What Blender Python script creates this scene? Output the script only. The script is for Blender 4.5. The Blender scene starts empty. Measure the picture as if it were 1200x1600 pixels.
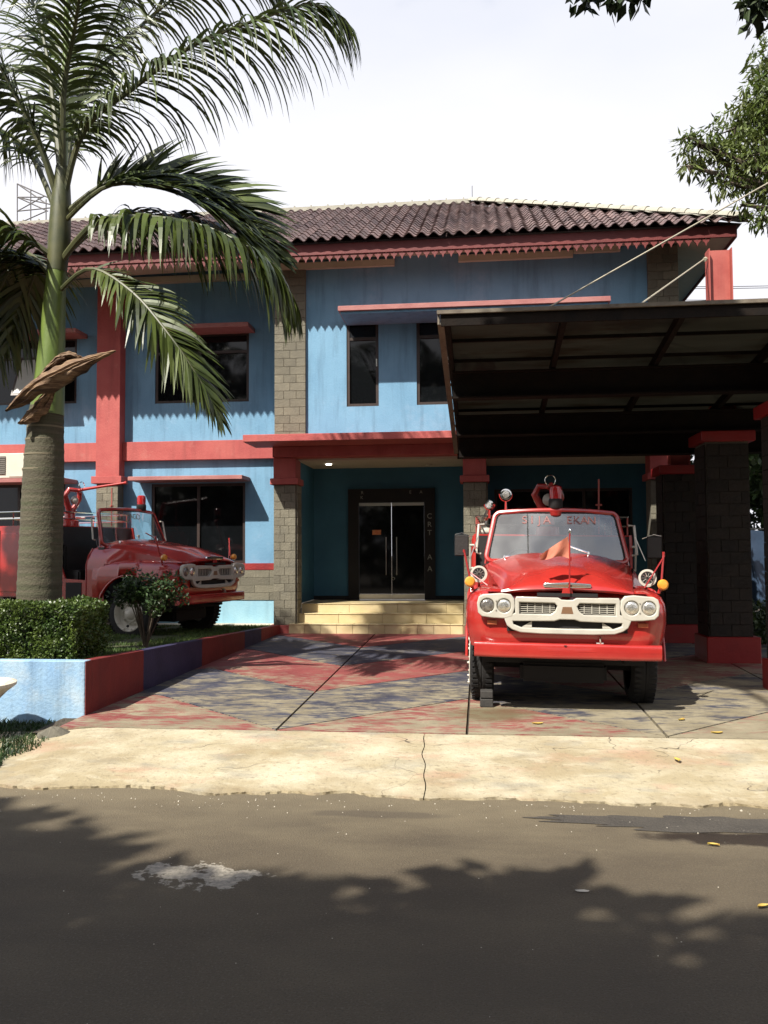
import bpy, bmesh, math, random
from math import sin, cos, pi, radians as R, sqrt, atan2, atan
from mathutils import Vector as V, Matrix, noise
random.seed(7)
S = bpy.context.scene
COL = S.collection
# ------------------------------------------------------------------ camera
FPX = 1350.0
TH = atan(150/FPX); PIT = atan(65/FPX); ROLL = R(.3)
cd = bpy.data.cameras.new('camera'); cam = bpy.data.objects.new('camera', cd); COL.objects.link(cam)
cd.sensor_fit = 'VERTICAL'; cd.sensor_height = 24; cd.lens = 24*FPX/1600; cd.clip_start = .05; cd.clip_end = 2000
cam.matrix_world = Matrix.Translation((0, 0, 1.8)) @ Matrix.Rotation(TH, 4, 'Z') @ Matrix.Rotation(pi/2+PIT, 4, 'X') @ Matrix.Rotation(-ROLL, 4, 'Z')
S.camera = cam
# ------------------------------------------------------------------ light
LD = V((.65, 1, -1.37)).normalized()          # direction the sunlight travels
w = bpy.data.worlds.new('World'); S.world = w; w.use_nodes = True
nt = w.node_tree; N = nt.nodes; LK = nt.links; N.clear()
out = N.new('ShaderNodeOutputWorld'); bg = N.new('ShaderNodeBackground'); LK.new(bg.outputs[0], out.inputs[0])
bg.inputs[1].default_value = .1
sky = N.new('ShaderNodeTexSky'); sky.sky_type = 'NISHITA'; sky.sun_disc = False
sky.sun_elevation = math.asin(-LD.z); sky.sun_rotation = atan2(-LD.x, -LD.y) % (2*pi)
sky.air_density = 1.2; sky.dust_density = 2.0
tc = N.new('ShaderNodeTexCoord'); sx = N.new('ShaderNodeSeparateXYZ'); LK.new(tc.outputs['Generated'], sx.inputs[0])
mp = N.new('ShaderNodeMapping'); mp.inputs['Scale'].default_value = (1, 1, 2.4); LK.new(tc.outputs['Generated'], mp.inputs[0])
nz = N.new('ShaderNodeTexNoise'); nz.inputs['Scale'].default_value = 2.2; nz.inputs['Detail'].default_value = 6; nz.inputs['Roughness'].default_value = .5
LK.new(mp.outputs[0], nz.inputs[0])
add = N.new('ShaderNodeMath'); add.operation = 'MULTIPLY_ADD'; add.inputs[1].default_value = .55; LK.new(nz.outputs[0], add.inputs[0]); LK.new(sx.outputs[2], add.inputs[2])
cr = N.new('ShaderNodeValToRGB'); LK.new(add.outputs[0], cr.inputs[0])
cr.color_ramp.elements[0].position = .68; cr.color_ramp.elements[0].color = (1, 1, 1, 1)
cr.color_ramp.elements[1].position = 1.0; cr.color_ramp.elements[1].color = (.10, .10, .10, 1)
e = cr.color_ramp.elements.new(.90); e.color = (.80, .80, .80, 1)
mx = N.new('ShaderNodeMix'); mx.data_type = 'RGBA'; LK.new(cr.outputs[0], mx.inputs[0]); LK.new(sky.outputs[0], mx.inputs[6])
mx.inputs[7].default_value = (5.15, 5.15, 5.45, 1); LK.new(mx.outputs[2], bg.inputs[0])
sd = bpy.data.lights.new('sun', 'SUN'); sun = bpy.data.objects.new('sun', sd); COL.objects.link(sun)
sd.energy = 5.0; sd.angle = R(.7); sd.color = (1, .95, .86)
sun.rotation_euler = LD.to_track_quat('-Z', 'Y').to_euler()
S.view_settings.view_transform = 'Standard'; S.view_settings.look = 'None'; S.view_settings.exposure = 1.0; S.view_settings.gamma = 1
S.view_settings.use_curve_mapping = False
S.cycles.max_bounces = 6; S.cycles.transparent_max_bounces = 8

# ------------------------------------------------------------------ materials
def mat(name, c1, c2=None, scale=4, rough=.6, bump=.0, bscale=40, metal=0, spec=.5, coat=0, rnd=0, isl=0, wpos=True, stretch=(1, 1, 1),
        c3=None, s3=1.2, t3=.55, w3=.1, streak=0, trans=0, lo=.35, hi=.65, emit=None, det=5):
    if not metal: c1, c2, c3 = [tuple(k*.72 for k in c) if c else c for c in (c1, c2, c3)]
    m = bpy.data.materials.new(name); m.use_nodes = True; nt = m.node_tree; N = nt.nodes; L = nt.links
    b = N['Principled BSDF']; b.inputs['Roughness'].default_value = rough; b.inputs['Metallic'].default_value = metal
    b.inputs['Specular IOR Level'].default_value = spec; b.inputs['Coat Weight'].default_value = coat; b.inputs['Coat Roughness'].default_value = .08
    if wpos: g = N.new('ShaderNodeNewGeometry'); pos = g.outputs['Position']
    else: g = N.new('ShaderNodeTexCoord'); pos = g.outputs['Object']
    def nzn(sc, st=(1, 1, 1), det=5, ro=.6):
        mpp = N.new('ShaderNodeMapping'); mpp.inputs['Scale'].default_value = st; L.new(pos, mpp.inputs[0])
        n = N.new('ShaderNodeTexNoise'); n.inputs['Scale'].default_value = sc; n.inputs['Detail'].default_value = det; n.inputs['Roughness'].default_value = ro
        L.new(mpp.outputs[0], n.inputs[0]); return n.outputs[0]
    def ramp(src, a, b_):
        mr = N.new('ShaderNodeMapRange'); mr.inputs[1].default_value = a; mr.inputs[2].default_value = b_; L.new(src, mr.inputs[0]); return mr.outputs[0]
    def mix(fac, a, b_, typ='MIX'):
        x = N.new('ShaderNodeMix'); x.data_type = 'RGBA'; x.blend_type = typ
        if hasattr(fac, 'links'): L.new(fac, x.inputs[0])
        else: x.inputs[0].default_value = fac
        for i, s in ((6, a), (7, b_)):
            if hasattr(s, 'links'): L.new(s, x.inputs[i])
            else: x.inputs[i].default_value = (*s[:3], 1)
        return x.outputs[2]
    col = c1
    if c2 is not None: col = mix(ramp(nzn(scale, stretch, det), lo, hi), c1, c2)
    if c3 is not None: col = mix(ramp(nzn(s3, stretch, 8, .68), t3-w3, t3+w3), col, c3)
    if streak:
        col = mix(ramp(nzn(3.2, (2.2, 2.2, .22), 5), .5, .8), col, mix(1, col, (streak,)*3, 'MULTIPLY') if hasattr(col, 'links') else tuple(k*streak for k in c1))
    if rnd or isl:
        src = N.new('ShaderNodeObjectInfo').outputs['Random']
        if isl:
            gi = N.new('ShaderNodeNewGeometry'); ad = N.new('ShaderNodeMath'); ad.operation = 'ADD'
            L.new(src, ad.inputs[0]); L.new(gi.outputs['Random Per Island'], ad.inputs[1])
            fr = N.new('ShaderNodeMath'); fr.operation = 'FRACT'; L.new(ad.outputs[0], fr.inputs[0]); src = fr.outputs[0]
        amp = max(rnd, isl); mr = N.new('ShaderNodeMapRange'); mr.inputs[3].default_value = 1-amp; mr.inputs[4].default_value = 1+amp
        L.new(src, mr.inputs[0]); hs = N.new('ShaderNodeHueSaturation'); L.new(mr.outputs[0], hs.inputs['Value'])
        if hasattr(col, 'links'): L.new(col, hs.inputs['Color'])
        else: hs.inputs['Color'].default_value = (*col[:3], 1)
        col = hs.outputs[0]
    if hasattr(col, 'links'): L.new(col, b.inputs['Base Color'])
    else: b.inputs['Base Color'].default_value = (*col[:3], 1)
    if bump:
        bp = N.new('ShaderNodeBump'); bp.inputs['Strength'].default_value = bump; bp.inputs['Distance'].default_value = .02
        L.new(nzn(bscale, (1, 1, 1), 6), bp.inputs['Height']); L.new(bp.outputs[0], b.inputs['Normal'])
    if trans:
        t = N.new('ShaderNodeBsdfTranslucent'); ms = N.new('ShaderNodeMixShader'); ms.inputs[0].default_value = trans
        if hasattr(col, 'links'): L.new(col, t.inputs[0])
        else: t.inputs[0].default_value = (*col[:3], 1)
        L.new(b.outputs[0], ms.inputs[1]); L.new(t.outputs[0], ms.inputs[2]); L.new(ms.outputs[0], N['Material Output'].inputs[0])
    if emit: b.inputs['Emission Color'].default_value = (*emit[:3], 1); b.inputs['Emission Strength'].default_value = emit[3]
    m['_c'] = 1
    return m
MT = {}
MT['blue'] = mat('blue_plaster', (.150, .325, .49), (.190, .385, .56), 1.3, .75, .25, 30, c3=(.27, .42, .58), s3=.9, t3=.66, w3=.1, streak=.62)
MT['paleblue'] = mat('pale_blue_plaster', (.27, .52, .66), (.36, .60, .70), 1.5, .8, .3, 30, streak=.8)
MT['planterblue'] = mat('weathered_blue_plaster', (.25, .43, .66), (.36, .54, .70), 2.6, .85, .4, 30, c3=(.50, .60, .66), s3=2.2, t3=.6, w3=.12, streak=.55)
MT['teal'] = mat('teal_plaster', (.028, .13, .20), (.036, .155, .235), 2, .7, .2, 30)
MT['red'] = mat('red_plaster', (.42, .072, .066), (.49, .105, .09), 2.2, .7, .3, 30, c3=(.50, .17, .14), s3=3, t3=.68, w3=.1, streak=.75)
MT['dusty'] = mat('dusty_red_plaster', (.36, .13, .12), (.44, .19, .17), 2.2, .8, .3, 30)
MT['darkred'] = mat('dark_red_plaster', (.26, .010, .012), (.33, .02, .016), 3, .6, .3, 30, streak=.7)
MT['navy'] = mat('navy_plaster', (.018, .016, .06), (.035, .03, .09), 3, .7, .3, 30)
MT['wallred'] = mat('maroon_wall_paint', (.16, .012, .012), (.22, .02, .016), 3, .7, .3, 30, streak=.7)
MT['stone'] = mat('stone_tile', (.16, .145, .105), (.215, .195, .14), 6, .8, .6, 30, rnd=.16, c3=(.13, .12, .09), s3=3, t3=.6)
MT['joint'] = mat('mortar', (.13, .12, .09), (.16, .145, .11), 8, .9, .3)
MT['shadestone'] = mat('shaded_stone_tile', (.014, .010, .007), (.026, .018, .012), 6, .85, .6, 30, rnd=.3)  # pillar stone with the carport's shade put into its colour
MT['cream'] = mat('cream_paint', (.55, .50, .38), (.64, .58, .45), 2, .7, .15, 20, c3=(.40, .35, .25), s3=2, t3=.68)
MT['roof'] = mat('roof_tile', (.085, .05, .05), (.19, .125, .115), 1.1, .7, .3, 30, rnd=.25, isl=.3, c3=(.34, .29, .27), s3=16, t3=.62, w3=.06)
MT['cement'] = mat('ridge_cement', (.36, .34, .28), (.50, .48, .40), 4, .9, .5, 20, c3=(.17, .15, .12), s3=4, t3=.6)
MT['fascia'] = mat('red_fascia_wood', (.13, .014, .014), (.19, .024, .02), 4, .6, .2, 30, stretch=(.2, 1, 1))
MT['frame'] = mat('dark_window_frame', (.035, .022, .018), (.05, .03, .024), 5, .45, .1)
MT['glass'] = mat('dark_window_glass', (.006, .007, .008), rough=.05, spec=.4)
MT['sash'] = mat('reflection_grey_glass', (.42, .42, .38), (.5, .5, .46), 2, .2)  # the pane's bright reflection is put in as pale grey
MT['black'] = mat('black_recess', (.006, .005, .005), rough=.8)
MT['steel'] = mat('brushed_steel', (.6, .57, .5), rough=.28, metal=1)
MT['chrome'] = mat('chrome', (.75, .74, .7), rough=.12, metal=1)
MT['steptile'] = mat('cream_step_tile', (.66, .53, .28), (.74, .61, .36), 3, .35, .05, 30, rnd=.06, c3=(.36, .27, .14), s3=5, t3=.7, w3=.06)
MT['grout'] = mat('grout', (.30, .22, .12), rough=.9)
MT['engine'] = mat('fire_engine_red_paint', (.40, .024, .020), (.47, .034, .025), 2.5, .27, .10, 6, wpos=False, spec=.5, coat=.7, c3=(.34, .04, .03), s3=7, t3=.7, w3=.05)
MT['enginedark'] = mat('deep_red_paint', (.30, .012, .012), (.38, .02, .016), 3, .4, .05, 20, wpos=False, coat=.3)
MT['enamel'] = mat('white_enamel', (.50, .47, .40), (.58, .55, .47), 5, .35, .05, 20, wpos=False, coat=.2, c3=(.45, .36, .25), s3=9, t3=.70, w3=.05)
MT['rim'] = mat('cream_wheel_paint', (.60, .56, .46), (.68, .64, .54), 5, .45, .05, wpos=False, c3=(.30, .24, .16), s3=8, t3=.66)
MT['rubber'] = mat('tyre_rubber', (.006, .005, .005), (.012, .011, .010), 8, .85, .3, 60, wpos=False)
MT['lens'] = mat('headlight_lens', (.55, .52, .45), (.8, .78, .72), 26, .08, .3, 50, metal=.85, wpos=False)
MT['lensdark'] = mat('worn_headlight_lens', (.12, .11, .1), (.4, .37, .33), 26, .12, .3, 50, metal=.6, wpos=False)
MT['amber'] = mat('amber_lens', (.80, .27, .03), (.9, .40, .06), 10, .25, wpos=False, coat=.5)
MT['siren'] = mat('red_lamp_glass', (.45, .01, .012), (.6, .02, .02), 12, .15, coat=1, wpos=False, trans=.2)
MT['reflector'] = mat('faded_orange_reflector', (.45, .10, .04), (.55, .16, .07), 9, .4, wpos=False)
MT['flag'] = mat('faded_red_cloth', (.66, .20, .12), (.75, .30, .19), 6, .85, .3, 60, wpos=False, trans=.3)
MT['seat'] = mat('black_vinyl', (.02, .017, .016), (.03, .026, .025), 5, .5, .2, wpos=False)
MT['brown'] = mat('brown_badge', (.20, .11, .06), rough=.4, metal=.3, wpos=False)
MT['letter'] = mat('red_sticker_letter', (.30, .12, .11), rough=.6, wpos=False)
MT['whiteletter'] = mat('white_sticker_letter', (.34, .34, .28), rough=.6)
MT['sign'] = mat('orange_door_sign', (.6, .16, .05), (.7, .3, .12), 14, .6)
MT['steelred'] = mat('red_painted_steel', (.38, .07, .055), (.46, .11, .085), 3, .55, .1, 30, streak=.7)
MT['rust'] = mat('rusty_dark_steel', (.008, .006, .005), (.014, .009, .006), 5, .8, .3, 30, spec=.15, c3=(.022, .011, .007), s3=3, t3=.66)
MT['edgesteel'] = mat('grey_flashing', (.15, .125, .09), (.24, .20, .14), 3, .7, .2, 30, c3=(.08, .055, .04), s3=3, t3=.55)
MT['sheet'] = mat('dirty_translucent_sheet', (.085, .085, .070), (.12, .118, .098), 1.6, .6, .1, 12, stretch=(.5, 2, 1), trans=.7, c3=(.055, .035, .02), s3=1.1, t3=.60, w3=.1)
MT['pillarred'] = mat('pedestal_red_paint', (.28, .008, .008), (.36, .014, .012), 3, .5, .2, 30, c3=(.26, .02, .018), s3=3, t3=.6)
MT['con_red'] = None
MT['soil'] = mat('soil', (.05, .035, .022), (.09, .065, .04), 5, .95, .8, 30)
MT['grass'] = mat('grass_blade', (.05, .11, .018), (.12, .17, .035), 3, .7, isl=.35, trans=.3)
MT['lawn'] = mat('lawn_soil', (.035, .05, .012), (.07, .07, .025), 6, .95, .9, 40)
MT['hedge'] = mat('hedge_leaf', (.045, .09, .015), (.12, .17, .03), 5, .42, isl=.45, trans=.25)
MT['bush'] = mat('bush_leaf', (.02, .05, .012), (.05, .09, .02), 6, .5, isl=.5, trans=.2)
MT['leafA'] = mat('mango_leaf', (.075, .12, .02), (.16, .19, .045), 1.5, .5, isl=.45, trans=.3)
MT['leafB'] = mat('broad_leaf', (.035, .065, .016), (.075, .11, .03), 1.5, .5, isl=.4, trans=.25)
MT['leafdark'] = mat('glossy_dark_leaf', (.025, .045, .015), (.045, .07, .02), 2, .5, isl=.3, trans=.12)
MT['bark'] = mat('bark', (.07, .05, .035), (.13, .10, .07), 6, .9, .8, 20, stretch=(1, 1, .3))
MT['palmleaf'] = mat('palm_leaflet', (.040, .062, .012), (.085, .110, .024), 2, .42, isl=.45, trans=.12, spec=.4)
MT['palmgreen'] = mat('green_crownshaft', (.10, .16, .025), (.18, .24, .05), 4, .4, .1, 20, stretch=(1, 1, .25), c3=(.07, .075, .02), s3=3, t3=.6)
MT['rachis'] = mat('palm_rachis', (.05, .06, .02), (.10, .10, .035), 4, .5)
MT['sheath'] = mat('dead_palm_sheath', (.10, .045, .022), (.34, .22, .12), 9, .75, .7, 25, stretch=(.35, 1, 4), c3=(.05, .025, .015), s3=4, t3=.58)
MT['tarp'] = mat('blue_tarpaulin', (.03, .055, .10), (.06, .10, .17), 2, .5, .3, 12)
MT['acwhite'] = mat('cream_metal_case', (.66, .63, .52), (.72, .69, .58), 3, .5)
MT['grille'] = mat('grey_fan_grille', (.16, .14, .12), (.2, .18, .15), 20, .6)
MT['bowl'] = mat('white_painted_concrete', (.60, .54, .44), (.72, .67, .56), 6, .85, .5, 30, c3=(.35, .27, .18), s3=4, t3=.6)
MT['wire'] = mat('wire', (.02, .02, .02), rough=.6)
MT['cable'] = mat('pale_steel_cable', (.42, .38, .28), rough=.5)
MT['lattice'] = mat('tower_steel', (.25, .24, .24), rough=.6)
MT['wood'] = mat('dark_block', (.03, .027, .024), (.05, .045, .04), 8, .8, .3)
MT['deadleaf'] = mat('yellow_fallen_leaf', (.55, .42, .08), (.5, .3, .06), 9, .6)
MT['pebble'] = mat('pale_pebble', (.45, .40, .32), (.6, .55, .45), 9, .85)
MT['lamp'] = mat('lit_lamp', (.9, .9, .8), rough=.4, emit=(1, .93, .8, 6))
MT['patch'] = mat('cement_spill', (.22, .19, .15), (.33, .30, .25), 14, .9, .4, 30)

def ground_mat(name, kind):
    m = bpy.data.materials.new(name); m.use_nodes = True; nt = m.node_tree; N = nt.nodes; L = nt.links
    b = N['Principled BSDF']; g = N.new('ShaderNodeNewGeometry'); pos = g.outputs['Position']
    def nzn(sc, st=(1, 1, 1), det=6, ro=.62, off=0):
        mpp = N.new('ShaderNodeMapping'); mpp.inputs['Scale'].default_value = st; mpp.inputs['Location'].default_value = (off, off, 0); L.new(pos, mpp.inputs[0])
        n = N.new('ShaderNodeTexNoise'); n.inputs['Scale'].default_value = sc; n.inputs['Detail'].default_value = det; n.inputs['Roughness'].default_value = ro
        L.new(mpp.outputs[0], n.inputs[0]); return n.outputs[0]
    def mr(src, a, b_, c=0, d=1):
        x = N.new('ShaderNodeMapRange'); x.inputs[1].default_value = a; x.inputs[2].default_value = b_; x.inputs[3].default_value = c; x.inputs[4].default_value = d; L.new(src, x.inputs[0]); return x.outputs[0]
    def mth(op, a, b_):
        x = N.new('ShaderNodeMath'); x.operation = op
        for i, s in ((0, a), (1, b_)):
            if hasattr(s, 'links'): L.new(s, x.inputs[i])
            else: x.inputs[i].default_value = s
        return x.outputs[0]
    def mix(fac, a, b_):
        x = N.new('ShaderNodeMix'); x.data_type = 'RGBA'
        if hasattr(fac, 'links'): L.new(fac, x.inputs[0])
        else: x.inputs[0].default_value = fac
        for i, s in ((6, a), (7, b_)):
            if hasattr(s, 'links'): L.new(s, x.inputs[i])
            else: x.inputs[i].default_value = (*[q*.72 for q in s[:3]], 1)
        return x.outputs[2]
    sp = N.new('ShaderNodeSeparateXYZ'); L.new(pos, sp.inputs[0]); X, Y = sp.outputs[0], sp.outputs[1]
    def ell(cx, cy, rx, ry, amp=.5, nsc=3.0):
        a = mth('DIVIDE', mth('SUBTRACT', X, cx), rx); c = mth('DIVIDE', mth('SUBTRACT', Y, cy), ry)
        d = mth('SQRT', mth('ADD', mth('MULTIPLY', a, a), mth('MULTIPLY', c, c)), 0)
        return mth('ADD', d, mth('MULTIPLY', mth('SUBTRACT', nzn(nsc, off=cx), .5), amp))
    b.inputs['Roughness'].default_value = .85; bs = .4; bsc = 60
    if kind == 'road':
        col = mix(mr(nzn(.9, (1, 2, 1)), .35, .7), (.082, .060, .034), (.122, .093, .054))
        col = mix(mr(nzn(70, det=3), .52, .75), col, (.15, .125, .085))
        col = mix(mr(nzn(110, det=3, off=5), .54, .66, 0, .75), col, (.035, .028, .02))
        col = mix(mr(nzn(.6, (1, 1.5, 1), off=40), .5, .62, 0, .35), col, (.06, .045, .028))
        sandy = mth('ADD', mr(Y, 4.6, 6.3, 0, 1), mth('MULTIPLY', mth('SUBTRACT', nzn(1.6, (1, 2.2, 1)), .5), 1.2))
        col = mix(mr(sandy, .35, 1.1, 0, .55), col, (.235, .19, .115))
        spill = ell(-1.60, 4.82, .36, .19, 3.4, 4.2); spill = mth('ADD', spill, mth('MULTIPLY', mth('SUBTRACT', nzn(26, off=3), .5), .9))
        col = mix(mr(spill, .80, .70), col, mix(mr(nzn(30, off=8), .4, .6), (.27, .24, .19), (.46, .41, .33)))
        wet = ell(2.2, 5.72, 1.35, .17, 1.0); f = mr(wet, 1.0, .75)
        wet2 = ell(-.75, 6.02, .5, .09, 1.2); f2 = mr(wet2, 1.1, .7, 0, .55)
        col = mix(f, col, (.035, .026, .018)); col = mix(f2, col, (.06, .045, .03))
        L.new(mr(f, 0, 1, .85, .38), b.inputs['Roughness']); bs = .9; bsc = 90
    elif kind == 'apron':
        col = mix(mr(nzn(1.1, (1, 1.3, 1)), .40, .62), (.38, .315, .19), (.55, .49, .35))
        col = mix(mr(nzn(1.3, (1, 1.5, 1), off=3), .54, .66, 0, .5), col, (.46, .25, .17))
        col = mix(mr(nzn(1.6, (.9, 1.7, 1), off=9), .54, .66, 0, .55), col, (.24, .23, .19))
        col = mix(mr(nzn(.8, (1, 1.2, 1), off=13), .50, .62, 0, .5), col, (.29, .22, .115))
        col = mix(mr(nzn(4.5, (.9, 1.5, 1), off=17), .55, .66, 0, .4), col, (.60, .54, .40))
        col = mix(mr(nzn(22, det=6, off=1), .56, .66, 0, .5), col, (.20, .16, .10))
        edge = mth('SUBTRACT', Y, mth('MULTIPLY', nzn(2.5, off=21), .5)); col = mix(mr(edge, 6.35, 6.1, 0, .5), col, (.24, .18, .10))
        vo = N.new('ShaderNodeTexVoronoi'); vo.feature = 'DISTANCE_TO_EDGE'; vo.inputs['Scale'].default_value = 1.1
        wv = N.new('ShaderNodeVectorMath'); wv.operation = 'MULTIPLY_ADD'; nc = N.new('ShaderNodeTexNoise'); nc.inputs['Scale'].default_value = 3; L.new(pos, nc.inputs[0]); L.new(nc.outputs[1], wv.inputs[0]); wv.inputs[1].default_value = (.5, .5, 0); L.new(pos, wv.inputs[2]); L.new(wv.outputs[0], vo.inputs[0])
        ck_ = mth('MULTIPLY', mr(vo.outputs[0], .007, .002), mr(nzn(1.2, off=31), .52, .62)); col = mix(ck_, col, (.08, .06, .04))
        bs = .7; bsc = 26
    else:
        base = mix(mr(nzn(2.0, (1, 1.5, 1)), .35, .65), (.215, .18, .115), (.335, .29, .195))
        base = mix(mr(nzn(14, (1, 1.5, 1)), .56, .66, 0, .6), base, (.17, .145, .10))
        paint = mix(mr(nzn(1.5, off=4), .35, .65), *(((.20, .034, .034), (.28, .068, .060)) if kind == 'red' else ((.030, .031, .050), (.062, .064, .092))))
        wear = mth('ADD', mr(Y, 8, 13.5, .57, .35), mth('ADD', mth('MULTIPLY', mth('SUBTRACT', nzn(1.7, (1, 2.4, 1), off=2), .5), .9), mth('MULTIPLY', mth('SUBTRACT', nzn(9, (.7, 3, 1), off=7), .5), 1.0)))
        wear = mth('ADD', wear, mr(X, .3, 2.2, 0, .12))
        col = mix(mr(wear, .42, .62), paint, base)
        oil = ell(.1, 8.95, .55, .45, .9); col = mix(mr(oil, 1.0, .5, 0, .75), col, (.12, .10, .045))
        bs = .45; bsc = 35; b.inputs['Roughness'].default_value = .7
    L.new(col, b.inputs['Base Color'])
    bp = N.new('ShaderNodeBump'); bp.inputs['Strength'].default_value = bs; bp.inputs['Distance'].default_value = .012; L.new(nzn(bsc, det=6), bp.inputs['Height']); L.new(bp.outputs[0], b.inputs['Normal'])
    return m
MT['road'] = ground_mat('asphalt', 'road'); MT['apron'] = ground_mat('worn_cream_concrete', 'apron')
MT['con_red'] = ground_mat('worn_red_painted_concrete', 'red'); MT['con_navy'] = ground_mat('worn_navy_painted_concrete', 'navy')
# clear glass of the windscreens: tinted, part see-through, part mirror
def clear_glass():
    m = bpy.data.materials.new('windscreen_glass'); m.use_nodes = True; nt = m.node_tree; N = nt.nodes; L = nt.links; N.remove(N['Principled BSDF'])
    t = N.new('ShaderNodeBsdfTransparent'); t.inputs[0].default_value = (.78, .83, .82, 1)
    g = N.new('ShaderNodeBsdfGlossy'); g.inputs['Roughness'].default_value = .03; d = N.new('ShaderNodeBsdfDiffuse'); d.inputs[0].default_value = (.30, .32, .31, 1)
    tc = N.new('ShaderNodeTexCoord'); n = N.new('ShaderNodeTexNoise'); n.inputs['Scale'].default_value = 3; L.new(tc.outputs['Object'], n.inputs[0])
    r = N.new('ShaderNodeMapRange'); r.inputs[1].default_value = .35; r.inputs[2].default_value = .7; r.inputs[3].default_value = .04; r.inputs[4].default_value = .28; L.new(n.outputs[0], r.inputs[0])
    a = N.new('ShaderNodeMixShader'); L.new(r.outputs[0], a.inputs[0]); L.new(t.outputs[0], a.inputs[1]); L.new(d.outputs[0], a.inputs[2])
    f = N.new('ShaderNodeLayerWeight'); f.inputs[0].default_value = .35
    c = N.new('ShaderNodeMixShader'); mm = N.new('ShaderNodeMath'); mm.operation = 'ADD'; mm.inputs[1].default_value = .16; mm.use_clamp = True; L.new(f.outputs['Fresnel'], mm.inputs[0]); L.new(mm.outputs[0], c.inputs[0]); L.new(a.outputs[0], c.inputs[1]); L.new(g.outputs[0], c.inputs[2]); L.new(c.outputs[0], N['Material Output'].inputs[0])
    return m
MT['clear'] = clear_glass()

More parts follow.
